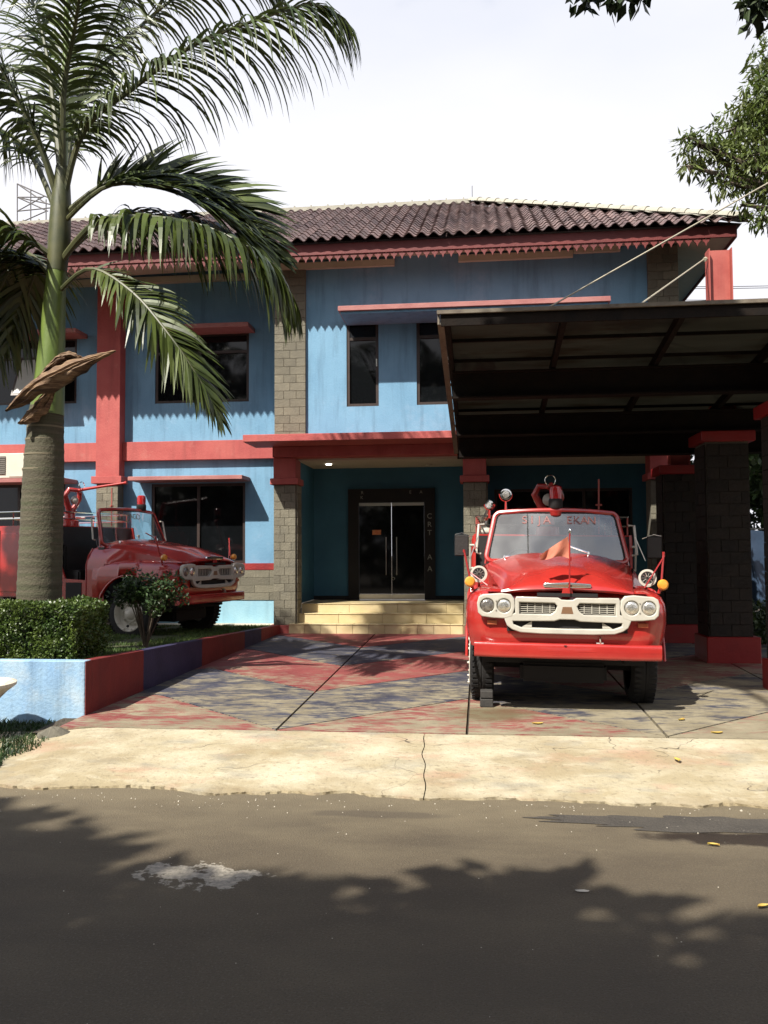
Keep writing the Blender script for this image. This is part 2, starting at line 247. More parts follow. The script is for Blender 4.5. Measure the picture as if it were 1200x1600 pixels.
# ------------------------------------------------------------------ mesh helpers
OFF = {}
def frame_of(d, up=V((0, 0, 1))):
    d = d.normalized()
    if abs(d.dot(up)) > .98: up = V((1, 0, 0))
    x = d.cross(up).normalized(); y = x.cross(d).normalized(); return x, y
class MB:
    def __init__(s): s.v = []; s.f = []
    def add(s, vs, fs):
        n = len(s.v); s.v += [tuple(q) for q in vs]; s.f += [tuple(i+n for i in f) for f in fs]; return s
    def box(s, x0, x1, y0, y1, z0, z1, M=None):
        vs = [V((x, y, z)) for z in (z0, z1) for y in (y0, y1) for x in (x0, x1)]
        if M is not None: vs = [M @ q for q in vs]
        return s.add(vs, [(0, 2, 3, 1), (4, 5, 7, 6), (0, 1, 5, 4), (2, 6, 7, 3), (0, 4, 6, 2), (1, 3, 7, 5)])
    def beam(s, a, b, w, h, up=V((0, 0, 1))):
        a = V(a); b = V(b); d = b-a; x, y = frame_of(d, up); x = x*w/2; y = y*h/2
        vs = [a-x-y, a+x-y, a+x+y, a-x+y, b-x-y, b+x-y, b+x+y, b-x+y]
        return s.add(vs, [(0, 3, 2, 1), (4, 5, 6, 7), (0, 1, 5, 4), (1, 2, 6, 5), (2, 3, 7, 6), (3, 0, 4, 7)])
    def tube(s, pts, r, n=8, caps=True):
        pts = [V(p) for p in pts]; rs = r if isinstance(r, (list, tuple)) else [r]*len(pts); vs = []
        x0 = None
        for i, p in enumerate(pts):
            d = (pts[min(i+1, len(pts)-1)]-pts[max(i-1, 0)])
            if d.length < 1e-9: d = V((0, 0, 1))
            d.normalize()
            if x0 is None: x, y = frame_of(d)
            else:
                x = (x0-d*x0.dot(d)); x = x.normalized() if x.length > 1e-6 else frame_of(d)[0]; y = x.cross(d)
            x0 = x
            for k in range(n): a = 2*pi*k/n; vs.append(p+(x*cos(a)+y*sin(a))*rs[i])
        fs = [(i*n+k, i*n+(k+1) % n, (i+1)*n+(k+1) % n, (i+1)*n+k) for i in range(len(pts)-1) for k in range(n)]
        if caps: fs += [tuple(range(n))[::-1], tuple((len(pts)-1)*n+k for k in range(n))]
        return s.add(vs, fs)
    def lathe(s, prof, o, d, n=24, caps=True):          # prof: (distance along d, radius)
        o = V(o); d = V(d).normalized(); x, y = frame_of(d); vs = []
        for h, r in prof:
            for k in range(n): a = 2*pi*k/n; vs.append(o+d*h+(x*cos(a)+y*sin(a))*r)
        fs = [(i*n+k, i*n+(k+1) % n, (i+1)*n+(k+1) % n, (i+1)*n+k) for i in range(len(prof)-1) for k in range(n)]
        if caps: fs += [tuple(range(n))[::-1], tuple((len(prof)-1)*n+k for k in range(n))]
        return s.add(vs, fs)
    def grid(s, fn, nu, nv, flip=False):
        vs = [fn(i/nu, j/nv) for j in range(nv+1) for i in range(nu+1)]
        fs = [(j*(nu+1)+i, j*(nu+1)+i+1, (j+1)*(nu+1)+i+1, (j+1)*(nu+1)+i) for j in range(nv) for i in range(nu)]
        if flip: fs = [f[::-1] for f in fs]
        return s.add(vs, fs)
    def prism(s, poly, h, M=None):                      # poly in xy, height along z
        n = len(poly); vs = [V((x, y, 0)) for x, y in poly]+[V((x, y, h)) for x, y in poly]
        if M is not None: vs = [M @ q for q in vs]
        return s.add(vs, [tuple(range(n))[::-1], tuple(range(n, 2*n))]+[(i, (i+1) % n, n+(i+1) % n, n+i) for i in range(n)])
    def curve(s, polys, ext, bev=0, M=None, res=2):     # 2D curve with holes, extruded
        cu = bpy.data.curves.new('tmp', 'CURVE'); cu.dimensions = '2D'; cu.fill_mode = 'BOTH'; cu.extrude = ext; cu.bevel_depth = bev; cu.bevel_resolution = res
        for p in polys:
            sp = cu.splines.new('POLY'); sp.points.add(len(p)-1); sp.use_cyclic_u = True
            for i, (x, y) in enumerate(p): sp.points[i].co = (x, y, 0, 1)
        return s._from(cu, M)
    def text(s, body, size, M, ext=.002):
        cu = bpy.data.curves.new('tmp', 'FONT'); cu.body = body; cu.size = size; cu.extrude = ext; cu.align_x = 'CENTER'; cu.align_y = 'CENTER'
        return s._from(cu, M)
    def _from(s, cu, M):
        o = bpy.data.objects.new('tmp', cu); COL.objects.link(o); dg = bpy.context.evaluated_depsgraph_get()
        me = bpy.data.meshes.new_from_object(o.evaluated_get(dg)); M = M or Matrix()
        s.add([M @ q.co for q in me.vertices], [tuple(p.vertices) for p in me.polygons])
        bpy.data.objects.remove(o); bpy.data.curves.remove(cu); bpy.data.meshes.remove(me); return s
    def mesh(s, name, m, off=V((0, 0, 0)), smooth=False, bevel=0, fix=True, merge=0):
        me = bpy.data.meshes.new(name); me.from_pydata([tuple(V(q)-off) for q in s.v], [], s.f); me.materials.append(m if not isinstance(m, str) else MT[m])
        if fix or bevel or merge:
            bm = bmesh.new(); bm.from_mesh(me)
            if merge: bmesh.ops.remove_doubles(bm, verts=bm.verts, dist=merge)
            bmesh.ops.recalc_face_normals(bm, faces=bm.faces)
            if bevel: bmesh.ops.bevel(bm, geom=list(bm.edges), offset=bevel, segments=1 if bevel < .02 else 2, affect='EDGES', clamp_overlap=True)
            bm.to_mesh(me); bm.free()
        if smooth:
            me.polygons.foreach_set('use_smooth', [True]*len(me.polygons))
            try: me.set_sharp_from_angle(angle=R(38))
            except Exception: pass
        return me
    def build(s, name, m, parent=None, kind=None, label=None, **k):
        off = OFF.get(parent.name, V((0, 0, 0))) if parent else V((0, 0, 0))
        o = bpy.data.objects.new(name, s.mesh(name, m, off, **k)); COL.objects.link(o)
        if parent: o.parent = parent
        OFF[o.name] = off
        if kind: o['kind'] = kind
        if label: o['label'] = label
        return o
def thing(name, label, cat, loc=(0, 0, 0), rot=None, group=None, world=True):
    o = bpy.data.objects.new(name, None); COL.objects.link(o); o.location = loc; o.empty_display_size = .2
    if rot: o.rotation_euler = rot
    o['label'] = label; o['category'] = cat
    if group: o['group'] = group
    OFF[o.name] = V(loc) if world else V((0, 0, 0)); return o
def tag(o, label, cat, group=None):
    o['label'] = label; o['category'] = cat
    if group: o['group'] = group
    return o
def piece(name, me, parent, loc, rot=(0, 0, 0), sc=(1, 1, 1)):
    o = bpy.data.objects.new(name, me); COL.objects.link(o); o.parent = parent
    o.location = V(loc)-OFF.get(parent.name, V((0, 0, 0))); o.rotation_euler = rot; o.scale = sc; OFF[o.name] = V((0, 0, 0)); return o
def boxo(name, m, parent, *b, bevel=0, **k): return MB().box(*b).build(name, m, parent, bevel=bevel, **k)
rr = random.random
def ru(a, b): return a+(b-a)*rr()
def lerp(a, b, t): return a+(b-a)*t
def spl(P, t):                                          # Catmull-Rom through points
    n = len(P)-1; x = min(max(t, 0), .99999)*n; i = int(x); f = x-i
    p0 = P[max(i-1, 0)]; p1 = P[i]; p2 = P[i+1]; p3 = P[min(i+2, n)]
    return ((p1*2)+(p2-p0)*f+(p0*2-p1*5+p2*4-p3)*f*f+(p1*3-p0-p2*3+p3)*f**3)*.5
GY = lambda y: .12+(y-7.4)*.0244                        # height of the sloping forecourt

# ================================================================== SETTING
def rough_plane(x0, x1, y0, y1, z, nx, ny):
    return MB().grid(lambda a, b: V((lerp(x0, x1, a), lerp(y0, y1, b), z)), nx, ny)
o = rough_plane(-400, 400, -300, 600, -.06, 4, 4).build('ground', 'soil', kind='structure')
o = rough_plane(-60, 60, -3, 6.62, 0, 6, 4).build('road', 'road', kind='structure')
# apron: broken wavy front edge, sloping up to the forecourt; a crack splits it
def apron_edge(x): return 6.43+.13*noise.noise(V((x*1.3, 3, 0)))+.08*noise.noise(V((x*3.6, 7, 0)))+.035*abs(noise.noise(V((x*11, 1, 0))))+.02*noise.noise(V((x*27, 1, 0)))-.03*x*.3
def crackx(t): return .02-.10*t+.05*noise.noise(V((t*4, 0, 5)))-.45
def apron(xa, xb, nx, cracked_side):
    m = MB()
    def fn(a, b):
        bb = b
        x0 = xa if cracked_side != 'l' else crackx(bb)+.004
        x1 = xb if cracked_side != 'r' else crackx(bb)-.004
        x = lerp(x0, x1, a); y = lerp(apron_edge(x), 8.085, bb)
        z = lerp(.018+.012*noise.noise(V((x*5, 4, 4))), .132, bb**.85)+.006*noise.noise(V((x*1.3, y*1.3, 2)))
        if x < -3.7: z -= min(.05, (-3.7-x)*.09)
        return V((x, y, z))
    m.grid(fn, nx, 20)
    n0 = len(m.v)
    e = [fn(i/nx, 0) for i in range(nx+1)]
    m.add(e+[V((q.x, q.y-.012+.02*rr(), -.01)) for q in e], [(i, nx+1+i, nx+2+i, i+1) for i in range(nx)])
    return m
ap = apron(-4.9, 0, 170, 'r').build('apron', 'apron', kind='structure', merge=.0005)
ap2 = apron(0, 9, 240, 'l').build('pavement_slab', 'apron', ap, merge=.0005)
# forecourt: bed below, separate painted slabs with open joints above
fc = MB().add([V((-4.3, 7.95, GY(7.95)-.03)), V((9.5, 7.95, GY(7.95)-.03)), V((9.5, 18.2, GY(18.2)-.03)), V((-4.3, 18.2, GY(18.2)-.03))], [(0, 1, 2, 3)]).build('forecourt', 'soil', kind='structure')
JX = [-4.25, -3.73, -1.94, -.17, 1.69, 3.50, 5.3, 7.1, 9.0]
def zig(x):
    t = ((x+1.94) % 3.6)/1.8
    return (t if t <= 1 else 2-t)*1.68
JX = [-4.10, -1.94, -.14, 1.66, 3.46, 5.26, 7.06, 8.86]
YB = [8.12-1.97, 8.12, 10.1, 12.05, 14.0, 15.95, 17.9]
for i in range(len(JX)-1):
    xa, xb = JX[i]+.013, JX[i+1]-.013
    for j in range(-1, len(YB)):
        lo = (lambda x: -9) if j < 0 else (lambda x, y=YB[j]: y+zig(x)+.018)
        hi = (lambda x: 99) if j+1 >= len(YB) else (lambda x, y=YB[j+1]: y+zig(x)-.018)
        n = 20
        xs = [lerp(xa, xb, k/n) for k in range(n+1)]
        clamp = lambda y: min(max(y, 8.10), 18.0)
        L_ = [(x, clamp(lo(x))) for x in xs]; H_ = [(x, clamp(hi(x))) for x in xs]
        if max(h[1]-l[1] for l, h in zip(L_, H_)) < .02: continue
        m = MB(); keep = [k for k in range(n+1)]
        top = []; 
        for (x, yl), (_, yh) in zip(L_, H_): top.append((V((x, yl, GY(yl))), V((x, max(yh, yl), GY(max(yh, yl))))))
        vs = [q for a in top for q in a]; k0 = len(vs)
        vs += [q-V((0, 0, .028)) for q in vs]
        fs = [(2*k, 2*k+2, 2*k+3, 2*k+1) for k in range(n)]+[(2*k, k0+2*k, k0+2*k+2, 2*k+2) for k in range(n)]+[(2*k+1, 2*k+3, k0+2*k+3, k0+2*k+1) for k in range(n)]
        fs += [(0, 1, k0+1, k0), (2*n, k0+2*n, k0+2*n+1, 2*n+1)]
        m.add(vs, fs); par = (j+1) % 2
        m.build('painted_slab', 'con_red' if par == 1 else 'con_navy', fc, merge=.0004)
# dark pot-hole patch of fresh asphalt, cement spill
def blob(cx, cy, rx, ry, z, n, seed, amp=.3, m=None):
    P = []
    for k in range(n):
        a = 2*pi*k/n; r = 1+amp*noise.noise(V((cos(a)*1.6, sin(a)*1.6, seed)))+amp*.6*noise.noise(V((cos(a)*5, sin(a)*5, seed+3)))
        P.append(V((cx+rx*r*cos(a), cy+ry*r*sin(a), z)))
    m = m or MB(); return m.add([V((cx, cy, z))]+P, [(0, k+1, (k+1) % n+1) for k in range(n)])
MT['asphaltdark'] = mat('coarse_dark_asphalt', (.050, .042, .033), (.075, .064, .05), 3, .8, .9, 55, c3=(.20, .17, .13), s3=60, t3=.66, w3=.04)
blob(1.62, 5.98, 1.32, .19, .004, 220, 4.2, .55).build('asphalt_patch', 'asphaltdark', kind='structure')
# far verge to the left of the apron, and beyond the buildings
MB().add([V((-14, 6.66, -.0)), V((-4.05, 6.75, .012)), V((-3.92, 7.2, .03)), V((-3.98, 8.2, .06)), V((-4.02, 8.75, .06)), V((-14, 8.75, .02))], [(0, 1, 2, 3, 4, 5)]).build('verge', 'soil', kind='structure')
# planter bed
PZ = lambda y: .66-(y-8.63)*.031
MB().grid(lambda a, b: V((lerp(-15, -4.2+.35*max(0, b-.02), a), lerp(8.72, 17.0, b), PZ(lerp(8.72, 17.0, b))+.012*noise.noise(V((a*30, b*20, 0))))), 60, 40).build('lawn', 'lawn', kind='structure')

# grass: many blades
def blades(n, region, h, name, mt, lean=.5, wd=.006):
    m = MB(); vs = []; fs = []
    for _ in range(n):
        p = region()
        if p is None: continue
        hh = h*ru(.5, 1.2); a = ru(0, 6.28); d = V((cos(a), sin(a), 0)); w = V((-d.y, d.x, 0))*wd; l = d*hh*lean*rr()
        k = len(vs); vs += [p-w, p+w, p+l*.4+V((0, 0, hh*.6))+w*.6, p+l+V((0, 0, hh))]; fs += [(k, k+1, k+2), (k, k+2, k+3)]
    m.v = vs; m.f = fs; return m.build(name, mt, fix=False, kind='stuff')
def lawnp():
    y = 8.75+(rr()**1.4)*7.5; x = -4.28+.33*(y-8.7)/8-(rr()**1.3)*4.0
    if noise.noise(V((x*1.5, y*1.5, 9))) < -.25: return None
    return V((x, y, PZ(y)))
tag(blades(26000, lawnp, .045, 'grass', 'grass'), 'short patchy green grass covering the raised planter bed', 'grass')
def weedp():
    x = ru(-6.0, -3.95); y = ru(6.9, 8.55)
    if x > -4.0-(8.5-y)*.02+.12*noise.noise(V((y*3, 1, 1))): return None
    return V((x, y, .02+.02*(y-6.9)))
tag(blades(9000, weedp, .07, 'weeds', 'bush', .9, .008), 'low dark weeds below the pale blue planter wall', 'weeds')

# ================================================================== FIRE STATION
B = thing('fire_station', 'two storey blue fire station with red bands, stone pilasters and a tiled hip roof', 'building', (0, 16, .33))
def wall(name, m, x0, x1, z0, z1, holes, y, th=.22, parent=B):
    xs = sorted({x0, x1, *[h[0] for h in holes], *[h[1] for h in holes]}); zs = sorted({z0, z1, *[h[2] for h in holes], *[h[3] for h in holes]})
    mb = MB(); cell = {}
    for i in range(len(xs)-1):
        for j in range(len(zs)-1):
            cx, cz = (xs[i]+xs[i+1])/2, (zs[j]+zs[j+1])/2
            if not any(h[0] < cx < h[1] and h[2] < cz < h[3] for h in holes): cell[i, j] = 1
    for (i, j) in cell:
        a, b, c, d = xs[i], xs[i+1], zs[j], zs[j+1]
        mb.add([V((a, y, c)), V((b, y, c)), V((b, y, d)), V((a, y, d))], [(0, 1, 2, 3)])
        mb.add([V((a, y+th, c)), V((b, y+th, c)), V((b, y+th, d)), V((a, y+th, d))], [(3, 2, 1, 0)])
        for di, dj, p, q in ((-1, 0, (a, c), (a, d)), (1, 0, (b, d), (b, c)), (0, -1, (b, c), (a, c)), (0, 1, (a, d), (b, d))):
            if (i+di, j+dj) not in cell: mb.add([V((p[0], y, p[1])), V((q[0], y, q[1])), V((q[0], y+th, q[1])), V((p[0], y+th, p[1]))], [(0, 1, 2, 3)])
    return mb.build(name, m, parent, fix=False)
def window(x0, x1, z0, z1, y, mull=(), trans=(), handle=False, parent=B, fw=.055):
    f = MB(); yy = y+.05
    f.box(x0, x0+fw, yy-.03, yy+.05, z0, z1); f.box(x1-fw, x1, yy-.03, yy+.05, z0, z1); f.box(x0+fw, x1-fw, yy-.03, yy+.05, z0, z0+fw); f.box(x0+fw, x1-fw, yy-.03, yy+.05, z1-fw, z1)
    for q in mull: f.box(q-fw/2, q+fw/2, yy-.027, yy+.045, z0+fw, z1-fw)
    for q in trans: f.box(x0+fw, x1-fw, yy-.024, yy+.04, q-fw/2, q+fw/2)
    o = f.build('window', 'frame', parent)
    xs = [x0+fw/2, *mull, x1-fw/2]; zs = [z0+fw/2, *trans, z1-fw/2]
    for i in range(len(xs)-1):
        for j in range(len(zs)-1):
            MB().box(xs[i]+fw*.3, xs[i+1]-fw*.3, yy+.01, yy+.02, zs[j]+fw*.3, zs[j+1]-fw*.3, Matrix.Translation((0, 0, 0))).build('pane', 'glass', o)
    if handle: boxo('window_handle', 'steel', o, x1-.05, x1-.03, yy-.05, yy-.03, (z0+z1)/2-.12, (z0+z1)/2+.02)
    return o
YF, YL, YR = 16.0, 17.05, 17.8
# upper storey of the right block
WX = [(-2.475, -1.865), (-1.15, -.52), (.215, .865), (1.575, 2.225)]
wall('upper_wall', 'blue', -3.25, 3.08, 3.95, 7.6, [(a, b, 4.57, 6.32) for a, b in WX], YF)
for k, (a, b) in enumerate(WX): window(a, b, 4.57, 6.32, YF, (), (5.86,), handle=True)
boxo('window_ledge', 'dusty', B, -2.5, 2.30, 15.15, 15.998, 6.16, 6.25, bevel=.006)
boxo('ledge_underside', 'blue', B, -2.46, 2.26, 15.2, 15.997, 6.115, 6.158)
# side wall and recess walls
boxo('side_wall', 'blue', B, 3.40, 3.60, 16.22, 25, .33, 7.6)
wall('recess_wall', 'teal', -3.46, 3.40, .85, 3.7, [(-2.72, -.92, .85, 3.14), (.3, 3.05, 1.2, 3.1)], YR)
window(.3, 3.05, 1.2, 3.1, YR, (1.2, 2.1))  # dark window added to stand for the deep shade on the back wall
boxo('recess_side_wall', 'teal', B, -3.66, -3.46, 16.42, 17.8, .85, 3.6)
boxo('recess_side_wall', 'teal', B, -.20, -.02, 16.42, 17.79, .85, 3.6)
boxo('porch_ceiling', 'cream', B, -3.46, 3.4, 16.24, 17.8, 3.585, 3.66)
boxo('porch_floor', 'steptile', B, -3.46, 3.4, 16.72, 18.0, .60, .845)
boxo('black_skirting', 'black', B, -3.455, -2.72, 17.775, 17.798, .85, .93); boxo('black_skirting', 'black', B, -.92, -.205, 17.775, 17.798, .85, .93)
lp = MB().lathe([(0, .055), (.012, .06), (.02, .04)], (-2.98, 16.9, 3.583), (0, 0, -1), 14).build('ceiling_lamp', 'lamp', B)
MB().lathe([(0, .07), (.03, .07), (.04, .02)], (-1.0, 17.2, 3.585), (0, 0, -1), 14).build('ceiling_rose', 'cream', B)
# entrance door: black surround, two glass leaves, steel rails, handles, letters
dr = MB(); dr.box(-2.72, -2.50, 17.72, 17.86, .85, 3.14); dr.box(-1.14, -.92, 17.72, 17.86, .85, 3.14); dr.box(-2.50, -1.14, 17.72, 17.86, 2.86, 3.14)
DR = dr.build('entrance_door', 'black', B)
for a, b in ((-2.495, -1.824), (-1.818, -1.145)):
    MB().box(a, b, 17.79, 17.80, .97, 2.80).build('glass_leaf', 'glass', DR)
    MB().box(a, b, 17.765, 17.80, 2.79, 2.855).build('top_rail', 'steel', DR, bevel=.004)
    MB().box(a, b, 17.755, 17.80, .855, .965).build('bottom_rail', 'steel', DR, bevel=.004)
for x in (-1.93, -1.71):
    MB().tube([(x, 17.72, 1.36), (x, 17.72, 2.14)], .011, 8).tube([(x, 17.72, 1.42), (x, 17.79, 1.42)], .006, 6).tube([(x, 17.72, 2.08), (x, 17.79, 2.08)], .006, 6).build('handle', 'steel', DR, smooth=True)
boxo('door_sign', 'sign', DR, -2.22, -2.04, 17.775, 17.785, 2.19, 2.29)
MB().text('O', .09, Matrix.Translation((-1.79, 17.78, 1.28)) @ Matrix.Rotation(pi/2, 4, 'X')).build('lock_mark', 'whiteletter', DR)
for ch, z in (('C', 2.56), ('R', 2.39), ('T', 2.22), ('A', 1.72), ('A', 1.48)): MB().text(ch, .15, Matrix.Translation((-1.03, 17.712, z)) @ Matrix.Rotation(pi/2, 4, 'X')).build('letter', 'whiteletter', DR)
for ch, x, z in (('R', -2.42, 3.06), ('K', -2.43, 2.96), ('E', -1.42, 3.06), ('A', -1.2, 3.06)): MB().text(ch, .09, Matrix.Translation((x, 17.712, z)) @ Matrix.Rotation(pi/2, 4, 'X')).build('letter', 'whiteletter', DR)
# steps, tiled
SY = [(15.87, -3.56, .33, .50), (16.17, -3.50, .50, .675), (16.47, -3.44, .675, .845)]
for q, (y, xl, z0, z1) in enumerate(SY):
    st = boxo('entrance_step', 'grout', B, xl+.012, -.30, y+.012, 16.75 if q == 2 else y+.31, z0-.02, z1-.012)
    wdt = .30 if q == 0 else .83 if q == 1 else .93; x = xl
    while x < -.36:
        x2 = min(x+wdt, -.33)
        if x2-x > .04:
            piece_m = MB().box(x+.003, x2-.003, y, y+.012, z0+(.0 if q else -.01), z1-.014); piece_m.build('riser_tile', 'steptile', st, bevel=.002)
            MB().box(x+.003, x2-.003, y-.012, y+.30, z1-.012, z1).build('tread_tile', 'steptile', st, bevel=.003)
        x = x2
# entrance canopy slab and beams
boxo('entrance_slab', 'red', B, -4.23, 3.5, 15.1, 15.998, 3.82, 3.95, bevel=.008)
boxo('entrance_beam', 'red', B, -3.87, 3.60, 15.86, 16.22, 3.62, 3.818, bevel=.006)
# columns of the porch with stone tiles
tile_me = {}
def tile_mesh(w, h, m='stone'):
    k = (round(w, 3), round(h, 3), m)
    if k not in tile_me: tile_me[k] = MB().box(-w/2+.002, w/2-.002, -.014, .012, -h/2+.002, h/2-.002).mesh('stone_tile', m, bevel=.004)
    return tile_me[k]
def clad(parent, x0, x1, y, z0, z1, rows=.155, per=2, m='stone', rotz=0):
    W = x1-x0; z = z0; r = 0
    while z < z1-.02:
        h = min(rows, z1-z)
        if h < .05: break
        cuts = [0, .5, 1] if r % 2 == 0 else [0, ru(.25, .35), ru(.7, .8), 1]
        if per == 1: cuts = [0, 1]
        if per > 2:
            off = ru(0, .5); cuts = [0]+[min(1, (k+off)/per) for k in range(1, per)]+[1]
        cuts = [round(c*10)/10 for c in cuts]
        for a, b in zip(cuts, cuts[1:]):
            if b-a < .05: continue
            wd = W*(b-a); cx = x0+W*(a+b)/2
            if rotz: piece('stone_tile', tile_mesh(wd, h, m), parent, (y+ru(0, .005), cx, z+h/2), (0, 0, rotz))
            else: piece('stone_tile', tile_mesh(wd, h, m), parent, (cx, y-ru(0, .005), z+h/2))
        z += h; r += 1
def column(x0, x1, y0, y1, z0, zs, z1, side=True, m='stone', capx=.06, zc=None, label=None):
    c = boxo('column', 'joint', B, x0, x1, y0, y1, z0, zs)
    clad(c, x0, x1, y0-.012, z0+.02, zs, m=m)
    if side: clad(c, y0+.01, y1-.01, x1+.012, z0+.02, zs, m=m, per=1, rotz=pi/2)
    boxo('column_head', 'red', c, x0-.004, x1+.004, y0-.03, y1, zs+.12, z1, bevel=.006)
    boxo('column_cap', 'red', c, x0-.06, x1+.06, y0-.08, y1+.03, zs, zs+.12 if zs < 3.4 else zs+.1, bevel=.008)
    boxo('column_plinth', 'red', c, x0-.07, x1+.03, y0-.10, y1, .30, z0+.02, bevel=.006)
    return c
column(-3.87, -3.45, 15.99, 16.40, .45, 3.11, 3.617)
column(-.30, .12, 15.99, 16.40, .45, 3.11, 3.617)
column(3.06, 3.6, 15.99, 16.40, .45, 3.11, 3.617, side=False)
# stone pilasters of the upper storey
for x0, x1 in ((-3.85, -3.25), (3.08, 3.62)):
    p = boxo('stone_pilaster', 'joint', B, x0, x1, 15.96, 16.35, 3.95, 7.45)
    clad(p, x0, x1, 15.948, 3.955, 7.4)
boxo('corner_wall', 'blue', B, -3.85, -3.62, 16.35, 17.05, 3.95, 7.6)
# left wing
GL = [(-6.69, -4.72, 1.62, 3.25), (-10.6, -8.55, 1.62, 3.28)]; UL = [(-6.635, -4.65, 4.91, 6.34), (-10.6, -8.33, 4.96, 6.34)]
wall('left_wing_wall', 'blue', -13, -3.66, 1.62, 7.75, GL+UL, YL)
for (a, b, c, d) in GL: window(a, b, c, d, YL, ((a+b)/2,), ())
window(*UL[0], YL, (), (5.95,)); window(*UL[1], YL, (-9.5,), (5.95,))
for a, b in ((-6.95, -4.62), (-10.8, -8.28)): boxo('window_ledge', 'dusty', B, a, b, 16.45, 17.048, 3.275, 3.355, bevel=.006)
for a, b in ((-6.3, -4.52), (-10.8, -8.10)): boxo('window_ledge', 'dusty', B, a, b, 16.5, 17.048, 6.31, 6.40, bevel=.006)
boxo('sill_band', 'darkred', B, -13, -3.88, 16.96, 17.2, 1.49, 1.62)
sb = boxo('stone_dado', 'joint', B, -13, -3.88, 16.99, 17.2, .87, 1.488)
clad(sb, -6.9, -3.9, 16.978, .88, 1.485, rows=.15, per=5)
boxo('wall_base', 'paleblue', B, -13, -3.88, 16.94, 17.2, .30, .868)
boxo('wall_kerb', 'cream', B, -13, -3.95, 16.55, 16.938, .30, .425)
boxo('red_band', 'red', B, -13, -7.78, 16.93, 17.048, 3.725, 4.11, bevel=.004); boxo('red_band', 'red', B, -7.26, -3.88, 16.93, 17.048, 3.725, 4.11, bevel=.004)
pp = boxo('red_pilaster', 'red', B, -7.77, -7.27, 16.78, 17.047, 3.40, 7.6, bevel=.004)
boxo('pilaster_cap', 'red', pp, -7.84, -7.20, 16.72, 17.046, 3.25, 3.398, bevel=.006)
ps = boxo('stone_pier', 'joint', B, -7.75, -7.29, 16.80, 17.046, .4, 3.248); clad(ps, -7.75, -7.29, 16.788, 1.5, 3.24)
# awning sash standing open in the upper left window
sm = Matrix.Translation((-8.98, 17.0, 5.92)) @ Matrix.Rotation(R(-24), 4, 'X')
os_ = MB().box(-.55, .55, -.015, .015, -.93, 0, sm).build('open_sash', 'frame', B); MB().box(-.5, .5, -.022, -.016, -.88, -.05, sm).build('sash_pane', 'sash', os_)
# soffit
Zs = lambda y: 7.26+(y-15.25)*.15
MB().add([V((-13, 15.26, Zs(15.26))), V((4.42, 15.26, Zs(15.26))), V((4.42, 25, Zs(15.26))), V((3.6, 24, 7.42)), V((3.6, 16, 7.42)), V((3.6, 17.1, 7.55)), V((-13, 17.1, Zs(17.1)))],
         [(0, 1, 4, 6), (1, 2, 3, 4)]).build('soffit', 'cream', B, fix=False)
MB().box(-13, -3.85, 16.9, 17.04, 7.40, 7.52).build('cornice', 'cream', B)
for a, b, z in ((-3.9, -1.55, 7.13), (-.35, 1.75, 7.15), (1.76, 2.6, 7.22)): boxo('soffit_board', 'cream', B, a, b, 15.9, 15.99, z+.08, z+.20)
# fascia and pierced pendant board
fb = boxo('fascia_board', 'fascia', B, -12.5, 4.45, 15.20, 15.235, 7.215, 7.415, bevel=.004)
unit = .1465; nun = 4; pol = []
for k in range(nun):
    x = k*unit
    for dx, dz in ((0, -.045), (.014, -.04), (.026, -.075), (.05, -.095), (.0732, -.155), (.0965, -.095), (.1205, -.075), (.1325, -.04)): pol.append((x+dx, dz))
pol += [(nun*unit, -.045), (nun*unit, .03), (0, .03)]
holes = [[(k*unit+.0732+.014*cos(2*pi*i/8), -.03+.018*sin(2*pi*i/8)) for i in range(8)] for k in range(nun)]+[[(k*unit+.007*cos(2*pi*i/6)+.0001, 0+.009*sin(2*pi*i/6)) for i in range(6)] for k in range(1, nun)]
pm = MB().curve([pol]+holes, .009, 0, Matrix.Rotation(pi/2, 4, 'X')).mesh('pendant_board', 'fascia')
x = -12.4
while x < 4.4-nun*unit+.05: piece('pendant_board', pm, fb, (x, 15.228, 7.235)); x += nun*unit
boxo('side_fascia', 'fascia', B, 4.42, 4.455, 15.236, 25, 7.215, 7.415)
# roof: pantiles
AL = R(27.7); EY, EZ = 15.10, 7.455
RF = MB().add([V((-13, EY+.05, EZ-.03)), V((4.52, EY+.05, EZ-.03)), V((-.15, EY+4.72, EZ+4.67*math.tan(AL)-.03)), V((-13, EY+4.72, EZ+4.67*math.tan(AL)-.03)), V((4.52, 24.4, EZ-.03)), V((-13, 24.4, EZ-.03))],
              [(0, 1, 2, 3), (1, 4, 2), (4, 5, 3, 2)]).build('roof', 'roof', B, fix=False)
def tile_geo(mb, M):
    n = 8; top = []; 
    rows = ((-.035, .030), (.32, .004))
    vs = []
    for y, dz in rows:
        for i in range(n+1):
            x = -.112+.228*i/n; z = .038*sin(2*pi*(x+.112)/.224+.3)+dz; vs.append(M @ V((x, y, z)))
    for i in range(n+1):
        x = -.112+.228*i/n; z = .038*sin(2*pi*(x+.112)/.224+.3)+.030-.018; vs.append(M @ V((x, -.033, z)))
    k = n+1
    mb.add(vs, [(i, i+1, k+i+1, k+i) for i in range(n)]+[(2*k+i, 2*k+i+1, i+1, i) for i in range(n)])
tmb = MB(); tile_geo(tmb, Matrix()); tme = tmb.mesh('roof_tile', 'roof', fix=False, smooth=True)
rest = MB(); cnt = 0
